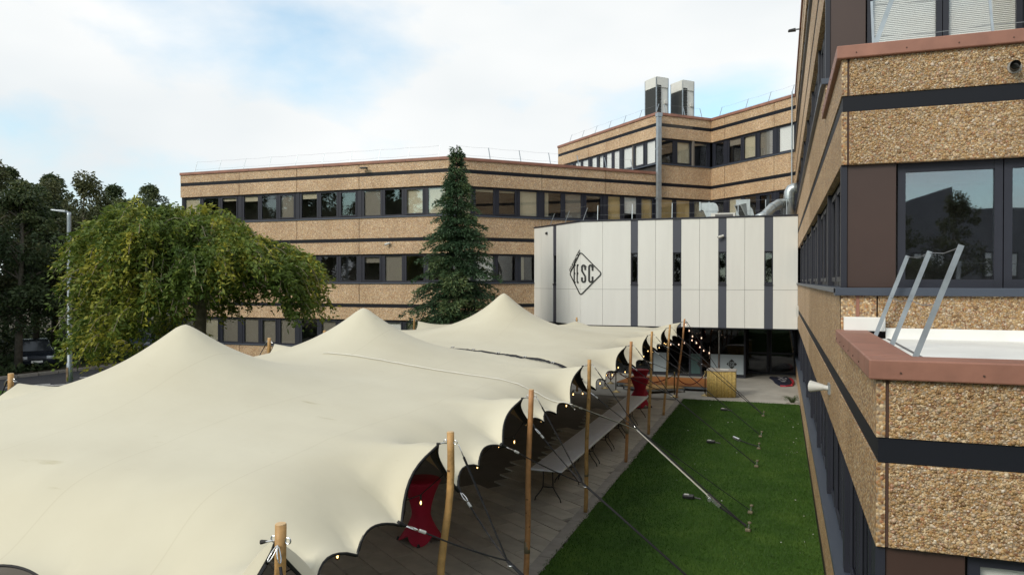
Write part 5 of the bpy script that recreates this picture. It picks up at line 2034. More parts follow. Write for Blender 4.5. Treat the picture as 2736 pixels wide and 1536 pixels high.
# bamboo bar
mat('bamboo', (0.42, 0.29, 0.075), 0.6, var=0.35, vscale=14)
mat('bamboo_pale', (0.55, 0.42, 0.16), 0.6, var=0.3, vscale=14)
mat('bar_top', (0.30, 0.27, 0.24), 0.7, var=0.15, vscale=5)
t = thing('bamboo_bar', 'small bar counter wrapped in yellow bamboo reed screen beside the lawn', 'bar', (-2.25, 31.5, 0))
bp_ = [(-2.82, 31.30), (-2.45, 31.06), (-1.74, 31.30), (-1.74, 31.95), (-2.80, 31.98)]
MB().prism(bp_, 0.0, 1.045).build('carcass', 'knot', t)
MB().prism([(-2.86, 31.28), (-2.45, 31.02), (-1.70, 31.28), (-1.70, 31.99), (-2.84, 32.02)], 1.05, 1.085).build('counter_top', 'bar_top', t)
for a, b in zip(bp_, bp_[1:] + bp_[:1]):
    L_e = math.hypot(b[0] - a[0], b[1] - a[1])
    n_r = int(L_e / 0.021)
    d_ = ((b[0] - a[0]) / L_e, (b[1] - a[1]) / L_e)
    for mm, odd in (('bamboo', 0), ('bamboo_pale', 1)):
        mb = MB()
        for i in range(n_r):
            if (hash((i * 7919) % 13) % 3 == 0) != bool(odd):
                continue
            s = (i + 0.5) * L_e / n_r
            x, y = a[0] + d_[0] * s + d_[1] * 0.012, a[1] + d_[1] * s - d_[0] * 0.012
            mb.tube([(x, y, 0.0 + random.uniform(0, 0.03)), (x + random.uniform(-.004, .004), y, 1.045 + random.uniform(-0.02, 0.004))], random.uniform(0.009, 0.012), 6)
        o = mb.build('reed_screen', mm, t, smooth=True)
        o['kind'] = 'stuff'
MB().box(-2.35, -2.0, 31.45, 31.7, 1.087, 1.10).build('tray', 'white_plastic', t)
MB().tube([(-1.72, 31.5, 0.32), (-1.62, 31.42, 0.2), (-1.52, 31.4, 0.06), (-1.6, 31.35, 0.012), (-1.75, 31.3, 0.012)], 0.009, 6).build('power_cable', 'rope_black', t)

# stanchions and velvet ropes
mat('brass', (0.55, 0.42, 0.2), 0.3, metal=0.9)
mat('stanchion', (0.10, 0.075, 0.04), 0.3, metal=0.7)
mat('velvet', (0.16, 0.008, 0.012), 0.85)
SP = [(-6.58, 31.19), (-4.06, 30.63), (-2.92, 31.42), (-7.26, 32.11), (-7.36, 33.74)]
sl = ['rope stanchion at the corner of the wooden deck under the tent', 'rope stanchion beside the end tent pole', 'rope stanchion beside the bamboo bar', 'rope stanchion behind the deck corner one', 'rope stanchion farthest along towards the glazing']
for (x, y), lab in zip(SP, sl):
    t = thing('rope_stanchion', lab, 'stanchion', (x, y, 0), 'rope stanchions')
    MB().lathe([(0.17, 0.0), (0.17, 0.012), (0.13, 0.03), (0.05, 0.06), (0.03, 0.09)], (x, y, 0.0), 20).build('base', 'brass', t, smooth=True)
    MB().tube([(x, y, 0.085), (x, y, 0.93)], 0.022, 10).build('post', 'stanchion', t, smooth=True)
    MB().lathe([(0.03, 0.0), (0.034, 0.015), (0.02, 0.03), (0.03, 0.05), (0.022, 0.075), (0.004, 0.085)], (x, y, 0.93), 12).build('finial', 'brass', t, smooth=True)
for a, b, lab in [(0, 1, 'red velvet rope slung from the deck corner to the end pole'), (1, 2, 'red velvet rope slung between the end pole and the bamboo bar'), (0, 3, 'short red velvet rope under the tent edge'), (3, 4, 'red velvet rope running back towards the glazing')]:
    p, q = Vector((*SP[a], 0.90)), Vector((*SP[b], 0.90))
    t = thing('velvet_rope', lab, 'rope', tuple(p.lerp(q, 0.5)), 'velvet ropes')
    sg = 0.42 if (p - q).length > 1 else 0.3
    pts = [p.lerp(q, f) - Vector((0, 0, sg * 4 * f * (1 - f))) for f in np.linspace(0.07, 0.93, 17)]
    MB().tube(pts, 0.020, 8).build('rope', 'velvet', t, smooth=True)
    for e, f in ((p, pts[0]), (q, pts[-1])):
        MB().tube([e, f], 0.016, 8).build('hook', 'brass', t)

# wooden deck
mat('deck_orange', (0.34, 0.13, 0.035), 0.6, var=0.18, vscale=3)
mat('deck_ply', (0.46, 0.27, 0.09), 0.6, var=0.15, vscale=3)
t = thing('stage_deck', 'low orange wooden stage deck with aluminium edges before the doors', 'deck', (-4.8, 33.5, 0))
dk = [(-6.9, 32.95), (-5.9, 32.55), (-2.65, 32.62), (-2.75, 35.4), (-6.6, 35.35)]
MB().prism(dk, 0.17, 0.205).build('deck_board', 'deck_orange', t)
for a, b in zip(dk, dk[1:] + dk[:1]):
    MB().flatbar((a[0], a[1], 0.13), (b[0], b[1], 0.13), 0.085, 0.03, (0, 0, 1)).build('edge_rail', 'galv', t)
for x, y in dk + [(-4.4, 32.6)]:
    MB().tube([(x, y + 0.05, 0.0), (x, y + 0.05, 0.1)], 0.03, 8).build('foot', 'black_plastic', t)
t = thing('stage_deck', 'paler plywood stage module set askew against the orange deck', 'deck', (-5, 32, 0))
dk = [(-6.45, 32.2), (-5.30, 31.15), (-3.85, 32.12), (-4.35, 32.55), (-6.1, 32.5)]
MB().prism(dk, 0.165, 0.20).build('deck_board', 'deck_ply', t)
for a, b in zip(dk, dk[1:] + dk[:1]):
    MB().flatbar((a[0], a[1], 0.125), (b[0], b[1], 0.125), 0.085, 0.03, (0, 0, 1)).build('edge_rail', 'galv', t)
for x, y in dk:
    MB().tube([(x, y + 0.04, 0.0), (x, y + 0.04, 0.1)], 0.03, 8).build('foot', 'black_plastic', t)

# folded feather banner left on the terrace
mat('banner_navy', (0.012, 0.014, 0.03), 0.6, var=0.3, vscale=6)
mat('banner_red', (0.35, 0.012, 0.03), 0.6)
mat('banner_white', (0.5, 0.5, 0.52), 0.6)
t = thing('collapsed_banner', 'dark navy and red fabric banner lying crumpled on the terrace', 'banner', (0.1, 36.8, 0))
outl = [(-0.55, 38.35), (-0.35, 37.3), (-0.25, 36.3), (-0.02, 35.35), (0.25, 35.3), (0.42, 35.5), (0.5, 36.6), (0.46, 37.6), (0.3, 38.4), (0.0, 38.55), (-0.3, 38.5)]
cxm, cym = 0.08, 36.9
mb = MB()
rings_ = [1.0, 0.85, 0.6, 0.3]
for k, f in enumerate(rings_):
    for i, (x, y) in enumerate(outl):
        mb.v.append((cxm + (x - cxm) * f, cym + (y - cym) * f, 0.004 + (0.0 if k == 0 else 0.05 + 0.07 * random.random())))
mb.v.append((cxm, cym, 0.1))
n_o = len(outl)
for k in range(3):
    for i in range(n_o):
        j = (i + 1) % n_o
        mb.f.append((k * n_o + i, k * n_o + j, (k + 1) * n_o + j, (k + 1) * n_o + i))
for i in range(n_o):
    mb.f.append((3 * n_o + i, 3 * n_o + (i + 1) % n_o, 4 * n_o))
mb.build('fabric', 'banner_navy', t, smooth=False)
MB().tube([(-0.02, 35.33, 0.03), (0.2, 35.28, 0.03), (0.42, 35.45, 0.05)], 0.03, 6).build('red_border', 'banner_red', t)
MB().tube([(0.45, 35.5, 0.05), (0.54, 36.3, 0.06), (0.53, 37.2, 0.05), (0.42, 38.0, 0.04)], 0.05, 6).build('red_border', 'banner_red', t)
mb = MB()
for x, y, dx, dy in [(-0.12, 37.6, 0.12, -0.25), (0.0, 37.3, 0.1, 0.2), (0.05, 36.9, 0.18, -0.2), (-0.1, 36.9, 0.1, -0.3), (0.2, 37.4, 0.05, -0.3), (0.08, 36.3, 0.16, 0.1), (0.0, 36.1, 0.2, -0.05)]:
    mb.flatbar((x, y, 0.135), (x + dx, y + dy, 0.14), 0.05, 0.006, (0.6, 0.6, 0))
mb.build('white_print', 'banner_white', t)

# grass tuft in the angle of the wall
t = thing('grass_tuft', 'arching tuft of ornamental grass at the foot of the wall by the lawn corner', 'plant', (0.42, 30.45, 0))
leafmat('tuft', (0.06, 0.09, 0.03), (0.11, 0.14, 0.05), (0.2, 0.2, 0.09), 0.2)
mb = MB()
for i in range(70):
    a = random.uniform(0, 2 * math.pi)
    l = random.uniform(0.25, 0.5)
    x0, y0 = 0.42 + random.uniform(-.06, .06), 30.45 + random.uniform(-.06, .06)
    ex, ey = math.cos(a) * l, math.sin(a) * l
    if x0 + ex > 0.66:
        ex = 0.66 - x0
    pts = [(x0, y0, 0.0), (x0 + ex * 0.4, y0 + ey * 0.4, l * 0.6), (x0 + ex * 0.8, y0 + ey * 0.8, l * 0.65), (x0 + ex, y0 + ey, l * 0.4)]
    mb.tube(pts, [0.006, 0.006, 0.004, 0.001], 3, cap=False)
mb.build('blades', 'tuft', t)
MB().box(0.2, 0.64, 30.28, 30.33, -0.02, 0.06).build('edging', 'kerb', t)

# ================================================================== vegetation
leafmat('leaf_weeping', (0.050, 0.090, 0.014), (0.130, 0.185, 0.032), (0.36, 0.34, 0.045), 0.32)
leafmat('leaf_conifer', (0.018, 0.045, 0.020), (0.044, 0.088, 0.038), (0.12, 0.15, 0.05), 0.15)
leafmat('leaf_dark', (0.022, 0.040, 0.017), (0.056, 0.082, 0.030), (0.13, 0.14, 0.048), 0.25)
leafmat('leaf_mid', (0.024, 0.05, 0.012), (0.05, 0.09, 0.022), (0.10, 0.14, 0.035), 0.25)
leafmat('leaf_olive', (0.035, 0.045, 0.018), (0.085, 0.095, 0.038), (0.16, 0.165, 0.06), 0.25)
mat('bark', (0.10, 0.085, 0.065), 0.9, var=0.35, vscale=6, bump=0.6, bscale=18)
mat('bark_dark', (0.035, 0.028, 0.022), 0.9, var=0.35, vscale=6, bump=0.6, bscale=18)
mat('twig', (0.26, 0.22, 0.15), 0.85, var=0.2, vscale=5)


def weeping_tree():
    bx, by = -20.7, 22.4
    t = thing('weeping_tree', 'broad weeping tree with yellow-green drooping foliage before the left wing', 'tree', (bx, by, 0))
    rx, ry = 0.9405, 0.3397              # lateral axis (towards picture right); purely to give the crown its lopsided form
    mb = MB()
    mb.tube([(bx, by, -0.1), (bx + 0.06, by, 1.2), (bx + 0.0, by + 0.1, 2.6), (bx + 0.2, by, 4.0), (bx + 0.1, by, 5.2)], [0.34, 0.26, 0.22, 0.2, 0.14], 10)
    strands = []
    twigs = MB()
    nl = 22
    for i in range(nl):
        a = 2 * math.pi * i / nl + random.uniform(-0.12, 0.12)
        c, s = math.cos(a), math.sin(a)
        reach = 3.3 + 0.9 * max(0, c) + 0.2 * max(0, -c) + random.uniform(-0.4, 0.4)
        if c > 0.3:
            apex, endz = 5.2 + random.uniform(-0.3, 0.3), 4.5
        else:
            apex, endz = 6.0 + random.uniform(-0.3, 0.3), 4.9
        st = Vector((bx + 0.1, by, random.uniform(3.4, 5.0)))
        pts = []
        for f in np.linspace(0, 1, 8):
            r = reach * f
            x = bx + (rx * c - ry * s) * r
            y = by + (ry * c + rx * s) * r
            z = st.z + (apex - st.z) * math.sin(min(1, f * 1.5) * math.pi / 2) - (apex - endz) * max(0, f - 0.55) ** 1.5 / 0.45 ** 1.5
            pts.append(Vector((x + random.uniform(-.1, .1), y + random.uniform(-.1, .1), z)))
        mb.tube(pts, [0.12 - 0.013 * k for k in range(8)], 7)
    mb.build('trunk', 'bark', t, smooth=True)
    # sprays over a lopsided dome: layered clumps that arch outwards and droop
    P, D, Ln, Wd, T = [], [], [], [], []
    ns = 3900
    for i in range(ns):
        a = random.uniform(0, 2 * math.pi)
        rho = random.random() ** 0.45
        c, s = math.cos(a), math.sin(a)
        R_lat = 4.1 if c > 0 else 3.8
        u, v = rho * c * R_lat, rho * s * 3.5
        lump = 0.5 * math.sin(u * 1.7 + v * 1.1 + 0.5) + 0.38 * math.sin(u * 3.3 - v * 2.4 + 1) + 0.22 * math.sin(u * 6.1 + v * 4.2)
        ztop = float(np.interp(u, [-4.2, -3.4, -1.4, 0.0, 1.3, 2.5, 4.0, 5.0], [5.3, 6.4, 7.45, 7.2, 6.45, 5.9, 5.35, 4.4])) - 1.2 * (abs(v) / 3.5) ** 2
        if u > 0.9:
            zmin = 3.3 + 0.6 * math.sin(u * 3) + 0.5 * random.random() + (0.9 if u < 3.2 else 0.0)
        else:
            zmin = 1.5 + 0.35 * math.sin(u * 2.7) + 0.6 * random.random() + (1.2 if u > -1.2 else 0.0)
        ztop += lump * 0.42
        if math.sin(u * 2.6 + 1.3) * math.sin(v * 2.9 + 0.4) + 0.6 * math.sin(u * 4.7 - v * 3.1) < -0.32 and random.random() < 0.88:
            continue
        d = random.random() ** 1.7                          # depth below the dome
        z0 = ztop - d * max(0.3, ztop - zmin - 0.4) * (0.35 + 0.65 * min(1, rho * 1.25))
        if d > 0.15 and rho < 0.6 and random.random() < 0.5:
            continue
        length = min(random.uniform(0.45, 1.25), max(0.3, z0 - zmin))
        x0, y0 = bx + rx * u - ry * v, by + ry * u + rx * v
        aa = a + random.gauss(0, 0.7)
        ox, oy = (rx * math.cos(aa) - ry * math.sin(aa)), (ry * math.cos(aa) + rx * math.sin(aa))
        out = random.choice((random.uniform(0.3, 0.8), random.uniform(0.7, 1.35)))
        npt = max(3, int((length + out) / 0.17))
        pts = []
        for k in range(npt + 1):
            f = k / npt
            pts.append((x0 + ox * out * f, y0 + oy * out * f, z0 + 0.35 * out * math.sin(f * 2.6) - length * f ** 1.9))
        if i % 4 == 0:
            twigs.tube(pts[::2] if len(pts) > 4 else pts, 0.011, 4, cap=False)
        base = 0.42 + 0.30 * lump + random.uniform(-0.26, 0.26) + (0.16 if (u < -0.3 and z0 < 6.0) else 0.0)
        if random.random() < 0.08:
            base += 0.4
        for k in range(npt):
            for _ in range(4):
                f = random.random()
                p = [pts[k][c_] + (pts[k + 1][c_] - pts[k][c_]) * f + random.gauss(0, 0.05) for c_ in range(3)]
                P.append(p)
                D.append((random.gauss(0, 0.7) + ox * 0.5, random.gauss(0, 0.7) + oy * 0.5, -0.45 + random.gauss(0, 0.45)))
                Ln.append(random.uniform(0.09, 0.26))
                Wd.append(random.uniform(0.04, 0.11))
                T.append(base + random.uniform(-0.16, 0.16))
    twigs.build('twigs', 'twig', t)['kind'] = 'stuff'
    leaf_object('crown', np.array(P), np.array(D), np.array(Ln), np.array(Wd), np.array(T), 'leaf_weeping', t, bend=0.06)
    return len(P)


n_leaf = weeping_tree()


def conifer():
    bx, by, H = -13.9, 31.1, 11.05
    t = thing('conifer', 'tall dark blue-green conifer with drooping sprays before the building corner', 'tree', (bx, by, 0))
    MB().tube([(bx, by, -0.1), (bx + 0.03, by, 4), (bx, by, 8), (bx, by, H - 0.15)], [0.2, 0.14, 0.07, 0.015], 8).build('trunk', 'bark_dark', t, smooth=True)
    P, D, Ln, Wd, T = [], [], [], [], []
    br = MB()
    boughs = []
    z = 0.7
    while z < H - 0.25:
        prof = 0.17 + max(0.0, 10.75 - z) * 0.262
        nw = random.randint(5, 8) if z < 9 else 4
        a0 = random.uniform(0, 6.28)
        for j in range(nw):
            boughs.append((z + random.uniform(-0.2, 0.2), a0 + 6.283 * j / nw + random.uniform(-0.35, 0.35), prof * random.choice((random.uniform(0.55, 0.9), random.uniform(0.85, 1.12), random.uniform(1.0, 1.28)))))
        z += random.uniform(0.11, 0.22) * (0.6 + 0.5 * (H - z) / H)
    for _ in range(170):                                  # short inner boughs
        z = random.uniform(0.8, H - 1.5)
        boughs.append((z, random.uniform(0, 6.28), (0.12 + max(0.0, 10.7 - z) * 0.262) * random.uniform(0.35, 0.65)))
    for i, (z, a, r) in enumerate(boughs):
        g = z / H
        c, s = math.cos(a), math.sin(a)
        tip_up = 0.22 * r * (1 if g > 0.7 else 0.5)
        tone0 = 0.40 + 0.2 * math.sin(a * 2 + z) + random.uniform(-0.2, 0.2)
        if random.random() < 0.05:
            tone0 += 0.4
        n = max(6, int(r / 0.06))
        if i % 2 == 0:
            br.tube([(bx, by, z), (bx + c * r * 0.6, by + s * r * 0.6, z + tip_up * 0.7 - 0.05), (bx + c * r * 0.95, by + s * r * 0.95, z + tip_up - 0.12 * r)], [0.022, 0.014, 0.005], 4, cap=False)
        for k in range(n):
            q = 0.18 + 0.82 * (k + random.random()) / n
            zz = z + tip_up * math.sin(q * 2.2) - 0.22 * r * q ** 2.4
            sp = 0.09 + 0.24 * r * (1 - abs(q - 0.55))
            for _ in range(5):
                lat = random.uniform(-1, 1) * sp
                P.append((bx + c * r * q - s * lat, by + s * r * q + c * lat, zz + random.uniform(-0.1, 0.05)))
                D.append((c * random.uniform(0.3, 1) - s * lat * 3, s * random.uniform(0.3, 1) + c * lat * 3, random.uniform(-1.0, 0.25)))
                Ln.append(random.uniform(0.10, 0.20))
                Wd.append(random.uniform(0.035, 0.065))
                T.append(tone0 + random.uniform(-0.15, 0.15) + 0.12 * (q - 0.5))
    br.build('branches', 'bark_dark', t)['kind'] = 'stuff'
    leaf_object('crown', np.array(P), np.array(D), np.array(Ln), np.array(Wd), np.array(T), 'leaf_conifer', t, bend=0.08)
    return len(P)


n_leaf2 = conifer()


# ---- wood behind the road: a few tree meshes, each tree an object of its own
def wood_tree_meshes(seed, H, spread, nclump, leaves, sparse=1.0):
    rd = random.Random(seed)
    mb = MB()
    lean = rd.uniform(-0.4, 0.4)
    mb.tube([(0, 0, -0.2), (lean * 0.3, 0, H * 0.3), (lean * 0.6, 0.1, H * 0.6), (lean, 0.1, H * 0.93)], [0.24, 0.18, 0.11, 0.025], 8)
    P, D, Ln, Wd, T = [], [], [], [], []
    for i in range(nclump):
        f = rd.random()
        z = H * (0.26 + 0.72 * f)
        rad = spread * (math.sin(math.pi * min(1, 0.12 + f * 0.9)) ** 0.8) * rd.uniform(0.3, 1.05)
        a = rd.uniform(0, 2 * math.pi)
        cx, cy = lean * f + rad * math.cos(a), rad * math.sin(a)
        cr = rd.uniform(0.55, 1.15) * (1 - 0.35 * f)
        if rd.random() < 0.5:
            mb.tube([(lean * f * 0.8, 0, z - 0.25 * rad - 0.4), (cx * 0.6, cy * 0.6, z - 0.2), (cx, cy, z + 0.1)], [0.07, 0.045, 0.015], 5, cap=False)
        tone = 0.42 + rd.uniform(-0.28, 0.28) + 0.12 * (f - 0.5)
        for _ in range(leaves):
            v = Vector((rd.gauss(0, 1), rd.gauss(0, 1), rd.gauss(0, 0.75)))
            v = v.normalized() * cr * rd.uniform(0.35, 1.1) ** 0.6
            P.append((cx + v.x, cy + v.y, z + v.z * 0.8))
            D.append((v.x + rd.gauss(0, 0.4), v.y + rd.gauss(0, 0.4), v.z * 0.4 - 0.3 + rd.gauss(0, 0.3)))
            Ln.append(rd.uniform(0.14, 0.30))
            Wd.append(rd.uniform(0.08, 0.16))
            T.append(tone + rd.uniform(-0.2, 0.2))
    return mb, np.array(P), np.array(D), np.array(Ln), np.array(Wd), np.array(T)


protos = []
for seed, H, sp, nc, lv, lm in [(1, 12.5, 3.1, 80, 210, 'leaf_dark'), (2, 11.5, 2.7, 62, 190, 'leaf_dark'), (3, 13.2, 2.3, 60, 150, 'leaf_olive'), (4, 10.5, 2.8, 70, 200, 'leaf_mid')]:
    mb, P, D, Ln, Wd, T = wood_tree_meshes(seed, H, sp, nc, lv)
    tr = mb.build('trunk', 'bark', None, smooth=True)
    cr_ = leaf_object('crown', P, D, Ln, Wd, T, lm)
    protos.append((tr.data, cr_.data))
    bpy.data.objects.remove(tr)
    bpy.data.objects.remove(cr_)


def wood_tree(x, y, kind, sc, rot, label, group='trees of the wood beyond the road'):
    t = thing('woodland_tree', label, 'tree', (x, y, 0), group)
    t.rotation_euler = (0, 0, rot)
    t.scale = (sc, sc, sc)
    for nm, me in zip(('trunk', 'crown'), protos[kind]):
        o = bpy.data.objects.new(nm, me)
        COL.objects.link(o)
        o.parent = t
    return t


wl = ['dense dark broadleaf tree in the wood beyond the road', 'dark rounded tree in the wood beyond the road', 'thin-crowned tall tree in the wood beyond the road', 'mid-green bushy tree behind the left end of the office wing']
spots = [(-37.2, 27.6, 1, 0.86), (-39.5, 24.0, 0, 0.95), (-38.5, 32.5, 2, 0.84), (-42.0, 29.5, 2, 0.88), (-44.5, 35.5, 2, 0.86), (-40.0, 34.8, 1, 0.82), (-43.0, 33.0, 0, 0.84), (-41.0, 37.5, 1, 0.88), (-38.0, 41.5, 1, 0.82), (-44.0, 24.0, 0, 1.0), (-48.0, 31.0, 0, 0.98),
         (-40.5, 19.5, 0, 1.05), (-45.0, 42.0, 0, 0.85), (-36.5, 48.0, 1, 0.8), (-42.0, 50.0, 0, 0.85), (-50.0, 40.0, 0, 1.0), (-39.0, 58.0, 1, 0.95), (-47.0, 58.0, 0, 1.0), (-33.5, 64.0, 0, 0.9), (-55.0, 50.0, 0, 1.05), (-46.5, 27.0, 1, 1.0), (-52.0, 26.0, 0, 1.0), (-52.5, 35.0, 1, 1.05), (-47.0, 47.0, 1, 0.95), (-58.0, 42.0, 0, 1.1), (-57.0, 30.0, 0, 1.1), (-41.5, 44.5, 0, 0.78), (-50.0, 20.5, 0, 1.05), (-60.0, 58.0, 0, 1.15), (-44.0, 66.0, 0, 1.1), (-38.0, 70.0, 1, 1.0), (-55.0, 68.0, 0, 1.1)]
for i, (x, y, k, s) in enumerate(spots):
    wood_tree(x, y, k, s, i * 1.7, {0: 'dark woodland tree whose trunk stands right beside the parked dark car', 9: 'dense dark woodland tree closest to the verge left of the street lamp'}.get(i, wl[k]))
for i, (x, y, s) in enumerate([(-35.0, 50.5, 1.06), (-37.0, 54.5, 0.98), (-33.6, 58.0, 0.98)]):
    wood_tree(x, y, 3, s, i * 2.1 + 0.4, wl[3], 'trees behind the left wing')
# the wood goes on along the road behind the viewpoint; the facade windows mirror it
for i in range(16):
    wood_tree(-43 - 7 * random.random() - (6 if i % 2 else 0), 13 - i * 4.0, i % 3, random.uniform(1.15, 1.45), i * 1.1, wl[i % 3])
for i in range(9):
    wood_tree(-32 + i * 4.6, -30 - 5 * random.random(), [0, 2, 1][i % 3], random.uniform(0.85, 1.1), i * 1.3, ['dense dark tree of the row facing the offices', 'thin-crowned tree of the row facing the offices', 'dark rounded tree of the row facing the offices'][i % 3], 'trees facing the offices')
for i, (x, y) in enumerate([(5.5, -23.0), (8.8, -25.5)]):
    wood_tree(x, y, 2, 0.72, i * 2.2, 'slender tree standing before the dark block opposite', 'slender trees before the block opposite')
# undergrowth below the wood
NU = 42000
ux = -36.3 - 24 * rng.random(NU) ** 1.1
uy = rng.uniform(12, 62, NU)
uh = 0.25 + 2.3 * (0.5 + 0.5 * np.sin(ux * 0.9 + uy * 0.35)) * (0.5 + 0.5 * np.sin(uy * 0.6 - ux * 0.4)) * np.clip((-37.5 - ux) / 4, 0.05, 1)
up = np.stack([ux, uy, rng.random(NU) * uh], 1)
ud = np.stack([rng.normal(0, 0.6, NU), rng.normal(0, 0.6, NU), rng.normal(0.3, 0.5, NU)], 1)
tag(leaf_object('undergrowth', up, ud, rng.uniform(0.2, 0.45, NU), rng.uniform(0.1, 0.2, NU), rng.normal(0.35, 0.2, NU), 'leaf_dark', kind='stuff'), 'low dark undergrowth on the woodland floor', 'undergrowth')

# ================================================================== street lamp
t = thing('street_lamp', 'slim grey street lamp with a short flat head beside the road', 'street lamp', (-29.2, 24.0, 0))
x, y = -29.2, 24.0
MB().tube([(x, y, -0.05), (x, y, 1.1), (x, y, 1.15), (x, y, 7.55), (x, y, 7.7)], [0.13, 0.13, 0.105, 0.085, 0.085], 14).build('column', 'galv', t, smooth=True)
mat('rust_sleeve', (0.16, 0.11, 0.06), 0.7, var=0.4, vscale=8)
MB().box(x - 0.06, x + 0.06, y - 0.137, y - 0.11, 0.35, 0.95).build('access_door', 'rust_sleeve', t)
rv = Vector((-0.9405, -0.3397, 0))
MB().tube([(x, y, 7.66), Vector((x, y, 7.72)) + rv * 0.25], 0.05, 8).build('spigot', 'galv', t)
c0 = Vector((x, y, 7.72))
sd_ = Vector((-0.3397, 0.9405, 0)) * 0.12
mb = MB()
mb.hexa([c0 + rv * 0.1 - sd_ + Vector((0, 0, -.05)), c0 + rv * 0.75 - sd_ * 0.9 + Vector((0, 0, 0.06)), c0 + rv * 0.75 + sd_ * 0.9 + Vector((0, 0, 0.06)), c0 + rv * 0.1 + sd_ + Vector((0, 0, -.05)),
         c0 + rv * 0.1 - sd_ + Vector((0, 0, 0.05)), c0 + rv * 0.75 - sd_ * 0.7 + Vector((0, 0, 0.11)), c0 + rv * 0.75 + sd_ * 0.7 + Vector((0, 0, 0.11)), c0 + rv * 0.1 + sd_ + Vector((0, 0, 0.05))])
mb.build('lamp_head', 'galv', t, bevel=0.02)

# ================================================================== parked cars under the trees
mat('car_dark', (0.012, 0.016, 0.024), 0.25)
mat('car_blue', (0.10, 0.13, 0.19), 0.25)
mat('car_glass', (0.02, 0.024, 0.028), 0.08)
mat('tyre', (0.012, 0.012, 0.012), 0.8)
mat('head_glass', (0.6, 0.62, 0.65), 0.15)
mat('plate', (0.7, 0.7, 0.66), 0.5)


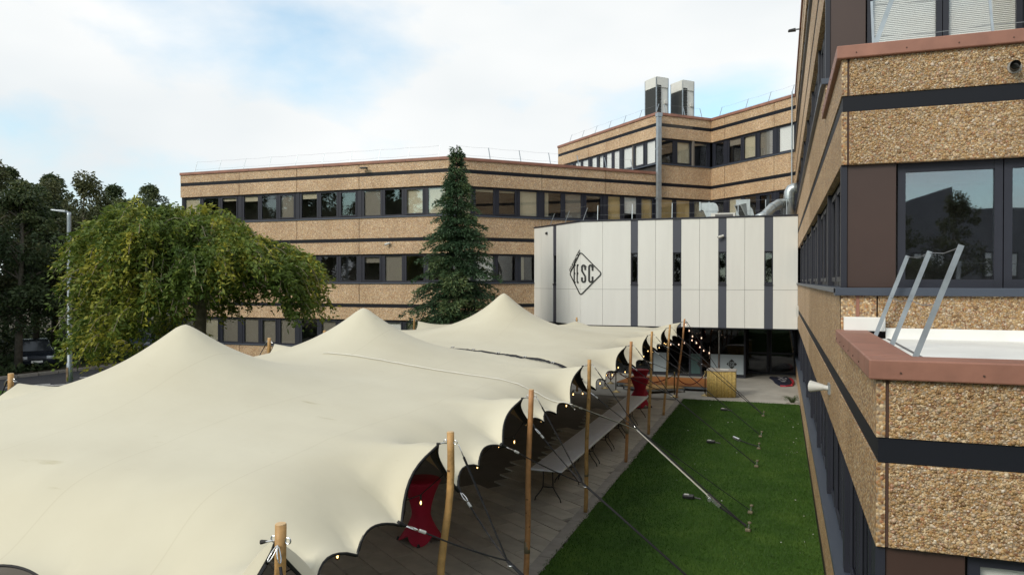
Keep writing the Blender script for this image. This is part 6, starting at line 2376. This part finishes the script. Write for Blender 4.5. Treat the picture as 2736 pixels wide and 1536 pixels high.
def car(x, y, rot, paint, label):
    t = thing('parked_car', label, 'car', (x, y, 0), 'cars parked beyond the trees')
    t.rotation_euler = (0, 0, rot)

    def put(mb, name, m, parent=t, smooth=False, bevel=0.0):
        me = bpy.data.meshes.new(name)
        me.from_pydata(mb.v, [], mb.f)
        me.materials.append(MATS[m])
        if smooth:
            me.polygons.foreach_set('use_smooth', [True] * len(me.polygons))
        o = bpy.data.objects.new(name, me)
        COL.objects.link(o)
        o.parent = parent
        if bevel:
            b = o.modifiers.new('bevel', 'BEVEL')
            b.width = bevel
            b.segments = 3
            b.limit_method = 'ANGLE'
        return o
    # side profile lofted across the width (x forward)
    prof = [(2.08, 0.30), (2.12, 0.55), (2.0, 0.74), (1.2, 0.90), (0.95, 0.94), (-1.55, 0.98), (-2.0, 0.95), (-2.1, 0.6), (-2.02, 0.3)]
    mb = MB()
    n = len(prof)
    secs = [(-0.86, 0.96), (-0.80, 1.0), (0.80, 1.0), (0.86, 0.96)]
    for yy, k in secs:
        mb.v += [(px * k, yy, 0.3 + (pz - 0.3) * (k if k < 1 else 1)) for px, pz in prof]
    for i in range(3):
        for j in range(n):
            j2 = (j + 1) % n
            mb.f.append((i * n + j, (i + 1) * n + j, (i + 1) * n + j2, i * n + j2))
    mb.f.append(tuple(range(n)))
    mb.f.append(tuple(reversed(range(3 * n, 4 * n))))
    put(mb, 'body', paint, bevel=0.05)
    cab = [(1.05, 0.93), (0.35, 1.42), (-0.2, 1.48), (-1.2, 1.44), (-1.75, 0.97)]
    mb = MB()
    n = len(cab)
    for yy, k in ((-0.76, 0.0), (0.76, 0.0)):
        mb.v += [(px, yy * (1 - 0.18 * (pz - 0.93) / 0.55), pz) for px, pz in cab]
    mb.f += [tuple(range(n)), tuple(reversed(range(n, 2 * n)))] + [(j, n + j, n + (j + 1) % n, (j + 1) % n) for j in range(n)]
    g = put(mb, 'glasshouse', 'car_glass', bevel=0.03)
    put(MB().add([(0.30, -0.62, 1.432), (0.30, 0.62, 1.432), (-1.2, 0.62, 1.455), (-1.2, -0.62, 1.455), (0.30, -0.62, 1.46), (0.30, 0.62, 1.46), (-0.3, 0.62, 1.5), (-1.2, 0.62, 1.475), (-1.2, -0.62, 1.475), (-0.3, -0.62, 1.5)],
                 [(0, 3, 2, 1), (4, 5, 6, 9), (9, 6, 7, 8), (0, 1, 5, 4), (2, 3, 8, 7)]), 'roof', paint)
    for sx in (1.3, -1.3):
        for sy in (-0.78, 0.78):
            w = put(MB().tube([(sx, sy - 0.1, 0.31), (sx, sy + 0.1, 0.31)], 0.31, 18), 'wheel', 'tyre', smooth=False)
            put(MB().tube([(sx, sy - 0.11, 0.31), (sx, sy + 0.11, 0.31)], 0.19, 12), 'rim', 'galv', w)
    for sy in (-0.6, 0.6):
        put(MB().box(2.0, 2.11, sy - 0.17, sy + 0.17, 0.60, 0.74), 'headlight', 'head_glass', bevel=0.02)
        put(MB().box(0.55, 0.75, sy * 1.5 - 0.08, sy * 1.5 + 0.08, 0.96, 1.08), 'mirror', paint, bevel=0.02)
    put(MB().box(2.10, 2.135, -0.26, 0.26, 0.40, 0.51), 'number_plate', 'plate')
    put(MB().box(2.07, 2.125, -0.4, 0.4, 0.54, 0.62), 'grille', 'car_glass')


car(-38.6, 29.6, R(-35), 'car_dark', 'dark car parked facing out beneath the wood, beside a leaning trunk')
car(-40.5, 38.6, R(-50), 'car_blue', 'grey-blue car parked behind the weeping tree')

# ================================================================== neighbouring block opposite, mirrored in the near windows
nb = thing('neighbour_block', 'dark low block opposite with a sloping roof, seen mirrored in the near window', 'building', (12, -32, 0))
mat('neighbour_wall', (0.17, 0.17, 0.19), 0.8, var=0.2, vscale=1)
fo = [(3.0, 0), (3.0, 8.2), (9.5, 10.3), (9.6, 9.0), (26, 8.9), (26, 0)]
mb = MB()
n = len(fo)
mb.add([(x, -30.0, z) for x, z in fo] + [(x, -40.0, z) for x, z in fo], [tuple(reversed(range(n))), tuple(range(n, 2 * n))] + [(i, (i + 1) % n, n + (i + 1) % n, n + i) for i in range(n)])
mb.build('wall', 'neighbour_wall', nb)
frNb = Fr((26.0, -30.0), (-1, 0), (0, 1))
for z in (1.2, 4.9):
    for i in range(6):
        s = 2.0 + i * 3.7
        w = fpart(frNb, 'window', 'frame', nb, (s, s + 1.8, 0.002, 0.04, z, z + 1.5))
        for j in range(4):
            fpart(frNb, 'pane', 'blind_white', w, (s + 0.08 + j * 0.42, s + 0.40 + j * 0.42, 0.041, 0.05, z + 0.1, z + 1.4))
